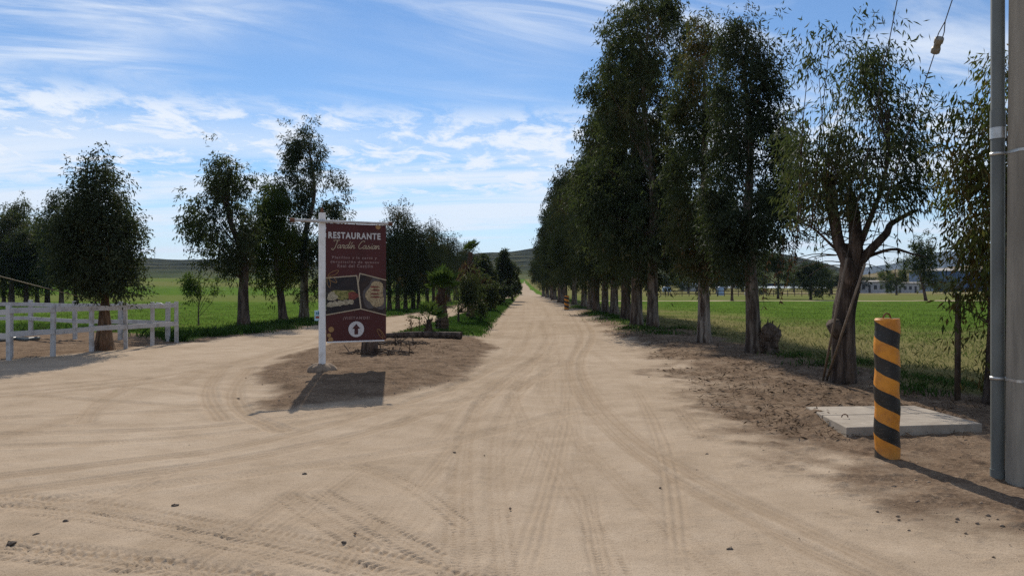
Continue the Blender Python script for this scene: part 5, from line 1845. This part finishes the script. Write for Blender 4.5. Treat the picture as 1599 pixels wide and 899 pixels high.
# thin wind pump tower
x, y = gp(1170, 457.4)
b = Vector((x, y, gz(x, y)))
tw_ = thing('water_tower', b, 'thin lattice tower with a pale cap rising behind the far trees', 'tower')
ht = H + (HY - 396) / F * y
for sx_, sy_ in ((-1, -1), (1, -1), (1, 1), (-1, 1)):
    MB().cyl(b + Vector((sx_ * .8, sy_ * .8, -.1)), b + Vector((sx_ * .35, sy_ * .35, ht)), .09, .07, 6).build('leg', M['galv'], tw_, b)
for k in range(5):
    z = ht * (k + 1) / 6
    w = .8 - .45 * z / ht
    MB().box(b + Vector((0, -w, z)), (w * 2, .06, .08)).build('brace', M['galv'], tw_, b)
MB().tube([b + Vector((0, 0, ht)), b + Vector((0, 0, ht + 1.0)), b + Vector((0, 0, ht + 1.3))], [.8, .8, .1], 14).build('cap', wall_w, tw_, b)

# ------------------------------------------------------------------ air
hz_m, N, L = new_mat('thin haze')
pv = N.new('ShaderNodeVolumePrincipled')
pv.inputs['Color'].default_value = (0.50, 0.68, 1.0, 1)
pv.inputs['Density'].default_value = 0.00007
pv.inputs['Anisotropy'].default_value = 0.1
o = N.new('ShaderNodeOutputMaterial')
L.new(pv.outputs[0], o.inputs['Volume'])
HAZE = True
if HAZE:
    mb = MB()
    mb.box((0, 0, 149), (11200, 11200, 302))
    tag(mb.build('haze', hz_m), kind='stuff')

# ------------------------------------------------------------------ sky, sun, camera
w = bpy.data.worlds.new('World')
bpy.context.scene.world = w
w.use_nodes = True
N, L = w.node_tree.nodes, w.node_tree.links
N.clear()
sky = N.new('ShaderNodeTexSky')
sky.sky_type = 'NISHITA'
sky.sun_disc = False
sky.sun_elevation = R(SUN_EL)
sky.sun_rotation = R(SUN_AZ)
sky.altitude = 300
sky.air_density = 1.0
sky.dust_density = 0.0
sky.ozone_density = 3.0
tc = N.new('ShaderNodeTexCoord')
sp = N.new('ShaderNodeSeparateXYZ')
L.new(tc.outputs['Generated'], sp.inputs[0])
el = sp.outputs[2]
den = math_n(N, L, 'ADD', math_n(N, L, 'MAXIMUM', el, 0.0), 0.10)
cx_ = math_n(N, L, 'DIVIDE', sp.outputs[0], den)
cy_ = math_n(N, L, 'DIVIDE', sp.outputs[1], den)
cmb = N.new('ShaderNodeCombineXYZ')
L.new(cx_, cmb.inputs[0])
L.new(cy_, cmb.inputs[1])


def mapped(rot, scale, loc=(0, 0, 0)):
    r_ = N.new('ShaderNodeVectorRotate')
    r_.rotation_type = 'Z_AXIS'
    r_.inputs['Angle'].default_value = rot
    L.new(cmb.outputs[0], r_.inputs['Vector'])
    mp = N.new('ShaderNodeMapping')
    mp.inputs['Scale'].default_value = scale
    mp.inputs['Location'].default_value = loc
    L.new(r_.outputs[0], mp.inputs['Vector'])
    return mp.outputs[0]


def band(lo0, lo1, hi0, hi1):
    a = N.new('ShaderNodeMapRange')
    a.interpolation_type = 'SMOOTHSTEP'
    a.inputs[1].default_value, a.inputs[2].default_value = lo0, lo1
    L.new(el, a.inputs[0])
    b = N.new('ShaderNodeMapRange')
    b.interpolation_type = 'SMOOTHSTEP'
    b.inputs[1].default_value, b.inputs[2].default_value = hi0, hi1
    b.inputs[3].default_value, b.inputs[4].default_value = 1, 0
    L.new(el, b.inputs[0])
    return math_n(N, L, 'MULTIPLY', a.outputs[0], b.outputs[0])


def sm(v, lo, hi):
    a = N.new('ShaderNodeMapRange')
    a.interpolation_type = 'SMOOTHSTEP'
    a.inputs[1].default_value, a.inputs[2].default_value = lo, hi
    L.new(v, a.inputs[0])
    return a.outputs[0]


# 1 high cirrus streaks
ci = noise(N, L, mapped(R(-24), (0.50, 1.9, 1), (4.6, 1.4, 0)), 1.35, 10, 0.62, 1.3)
cp = noise(N, L, mapped(R(-20), (0.55, 0.8, 1), (3.9, 0.6, 0)), 0.95, 3, 0.5)
cir = math_n(N, L, 'MULTIPLY', sm(ci.outputs[0], 0.38, 0.70), sm(cp.outputs[0], 0.32, 0.55))
cir = math_n(N, L, 'MULTIPLY', cir, sm(el, 0.19, 0.26))
# 2 rippled mid-level puffs in a belt
pf = noise(N, L, mapped(R(10), (1.9, 1.5, 1), (0.3, 5.2, 0)), 2.6, 10, 0.66, 0.35)
pg = noise(N, L, mapped(R(0), (0.8, 0.5, 1), (7.3, 1.2, 0)), 0.9, 3)
puf = math_n(N, L, 'MULTIPLY', sm(math_n(N, L, 'ADD', math_n(N, L, 'MULTIPLY', pf.outputs[0], .8), math_n(N, L, 'MULTIPLY', pg.outputs[0], .25)), 0.44, 0.63), band(0.09, 0.14, 0.205, 0.25))
# 3 thin low layer
lo_ = noise(N, L, mapped(R(4), (0.22, 0.9, 1), (2.3, 0.2, 0)), 1.6, 9, 0.60, 0.5)
low = math_n(N, L, 'MULTIPLY', sm(lo_.outputs[0], 0.36, 0.60), band(-0.1, 0.0, 0.14, 0.24))
hzn = math_n(N, L, 'MULTIPLY', band(-0.2, -0.1, 0.0, 0.13), 0.72)
cov = math_n(N, L, 'MAXIMUM', math_n(N, L, 'MULTIPLY', cir, 0.80), math_n(N, L, 'MULTIPLY', puf, 0.95))
cov = math_n(N, L, 'MAXIMUM', cov, math_n(N, L, 'MULTIPLY', low, 0.85))
cov = math_n(N, L, 'MAXIMUM', cov, hzn)
cov = math_n(N, L, 'MINIMUM', cov, 1.0)
bgs = 0.10
SKYTINT = (0.69, 0.80, 0.90)
clear = mixc(N, L, 1.0, sky.outputs[0], SKYTINT, 'MULTIPLY')
cloudc = mixc(N, L, cov, clear, (7.2, 7.7, 8.4))
bg = N.new('ShaderNodeBackground')
bg.inputs['Strength'].default_value = bgs
L.new(cloudc, bg.inputs['Color'])
wo = N.new('ShaderNodeOutputWorld')
L.new(bg.outputs[0], wo.inputs[0])

sl = bpy.data.lights.new('sun', 'SUN')
sl.energy = 4.2
sl.angle = R(0.55)
sl.color = (1.0, 0.93, 0.82)
so = bpy.data.objects.new('sun', sl)
C.objects.link(so)
d = Vector((math.sin(R(SUN_AZ)) * math.cos(R(SUN_EL)), math.cos(R(SUN_AZ)) * math.cos(R(SUN_EL)), math.sin(R(SUN_EL))))
so.rotation_euler = d.to_track_quat('Z', 'Y').to_euler()
so.location = d * 60

cam = bpy.data.cameras.new('camera')
cam.sensor_width = 36
cam.lens = 36 * F / 1599
cam.clip_end = 12000
cam.clip_start = 0.05
co = bpy.data.objects.new('camera', cam)
C.objects.link(co)
co.location = (0, 0, H)
co.rotation_euler = (R(90), 0, 0)
sc = bpy.context.scene
sc.camera = co
sc.view_settings.view_transform = 'Standard'
sc.view_settings.look = 'None'
sc.view_settings.exposure = 0.3
sc.view_settings.gamma = 1
sc.cycles.use_denoising = False
sc.cycles.adaptive_threshold = 0.005
sc.cycles.max_bounces = 6
sc.cycles.diffuse_bounces = 3
sc.cycles.transmission_bounces = 4
sc.cycles.transparent_max_bounces = 4
sc.cycles.volume_bounces = 0
sc.cycles.caustics_reflective = False
sc.cycles.caustics_refractive = False
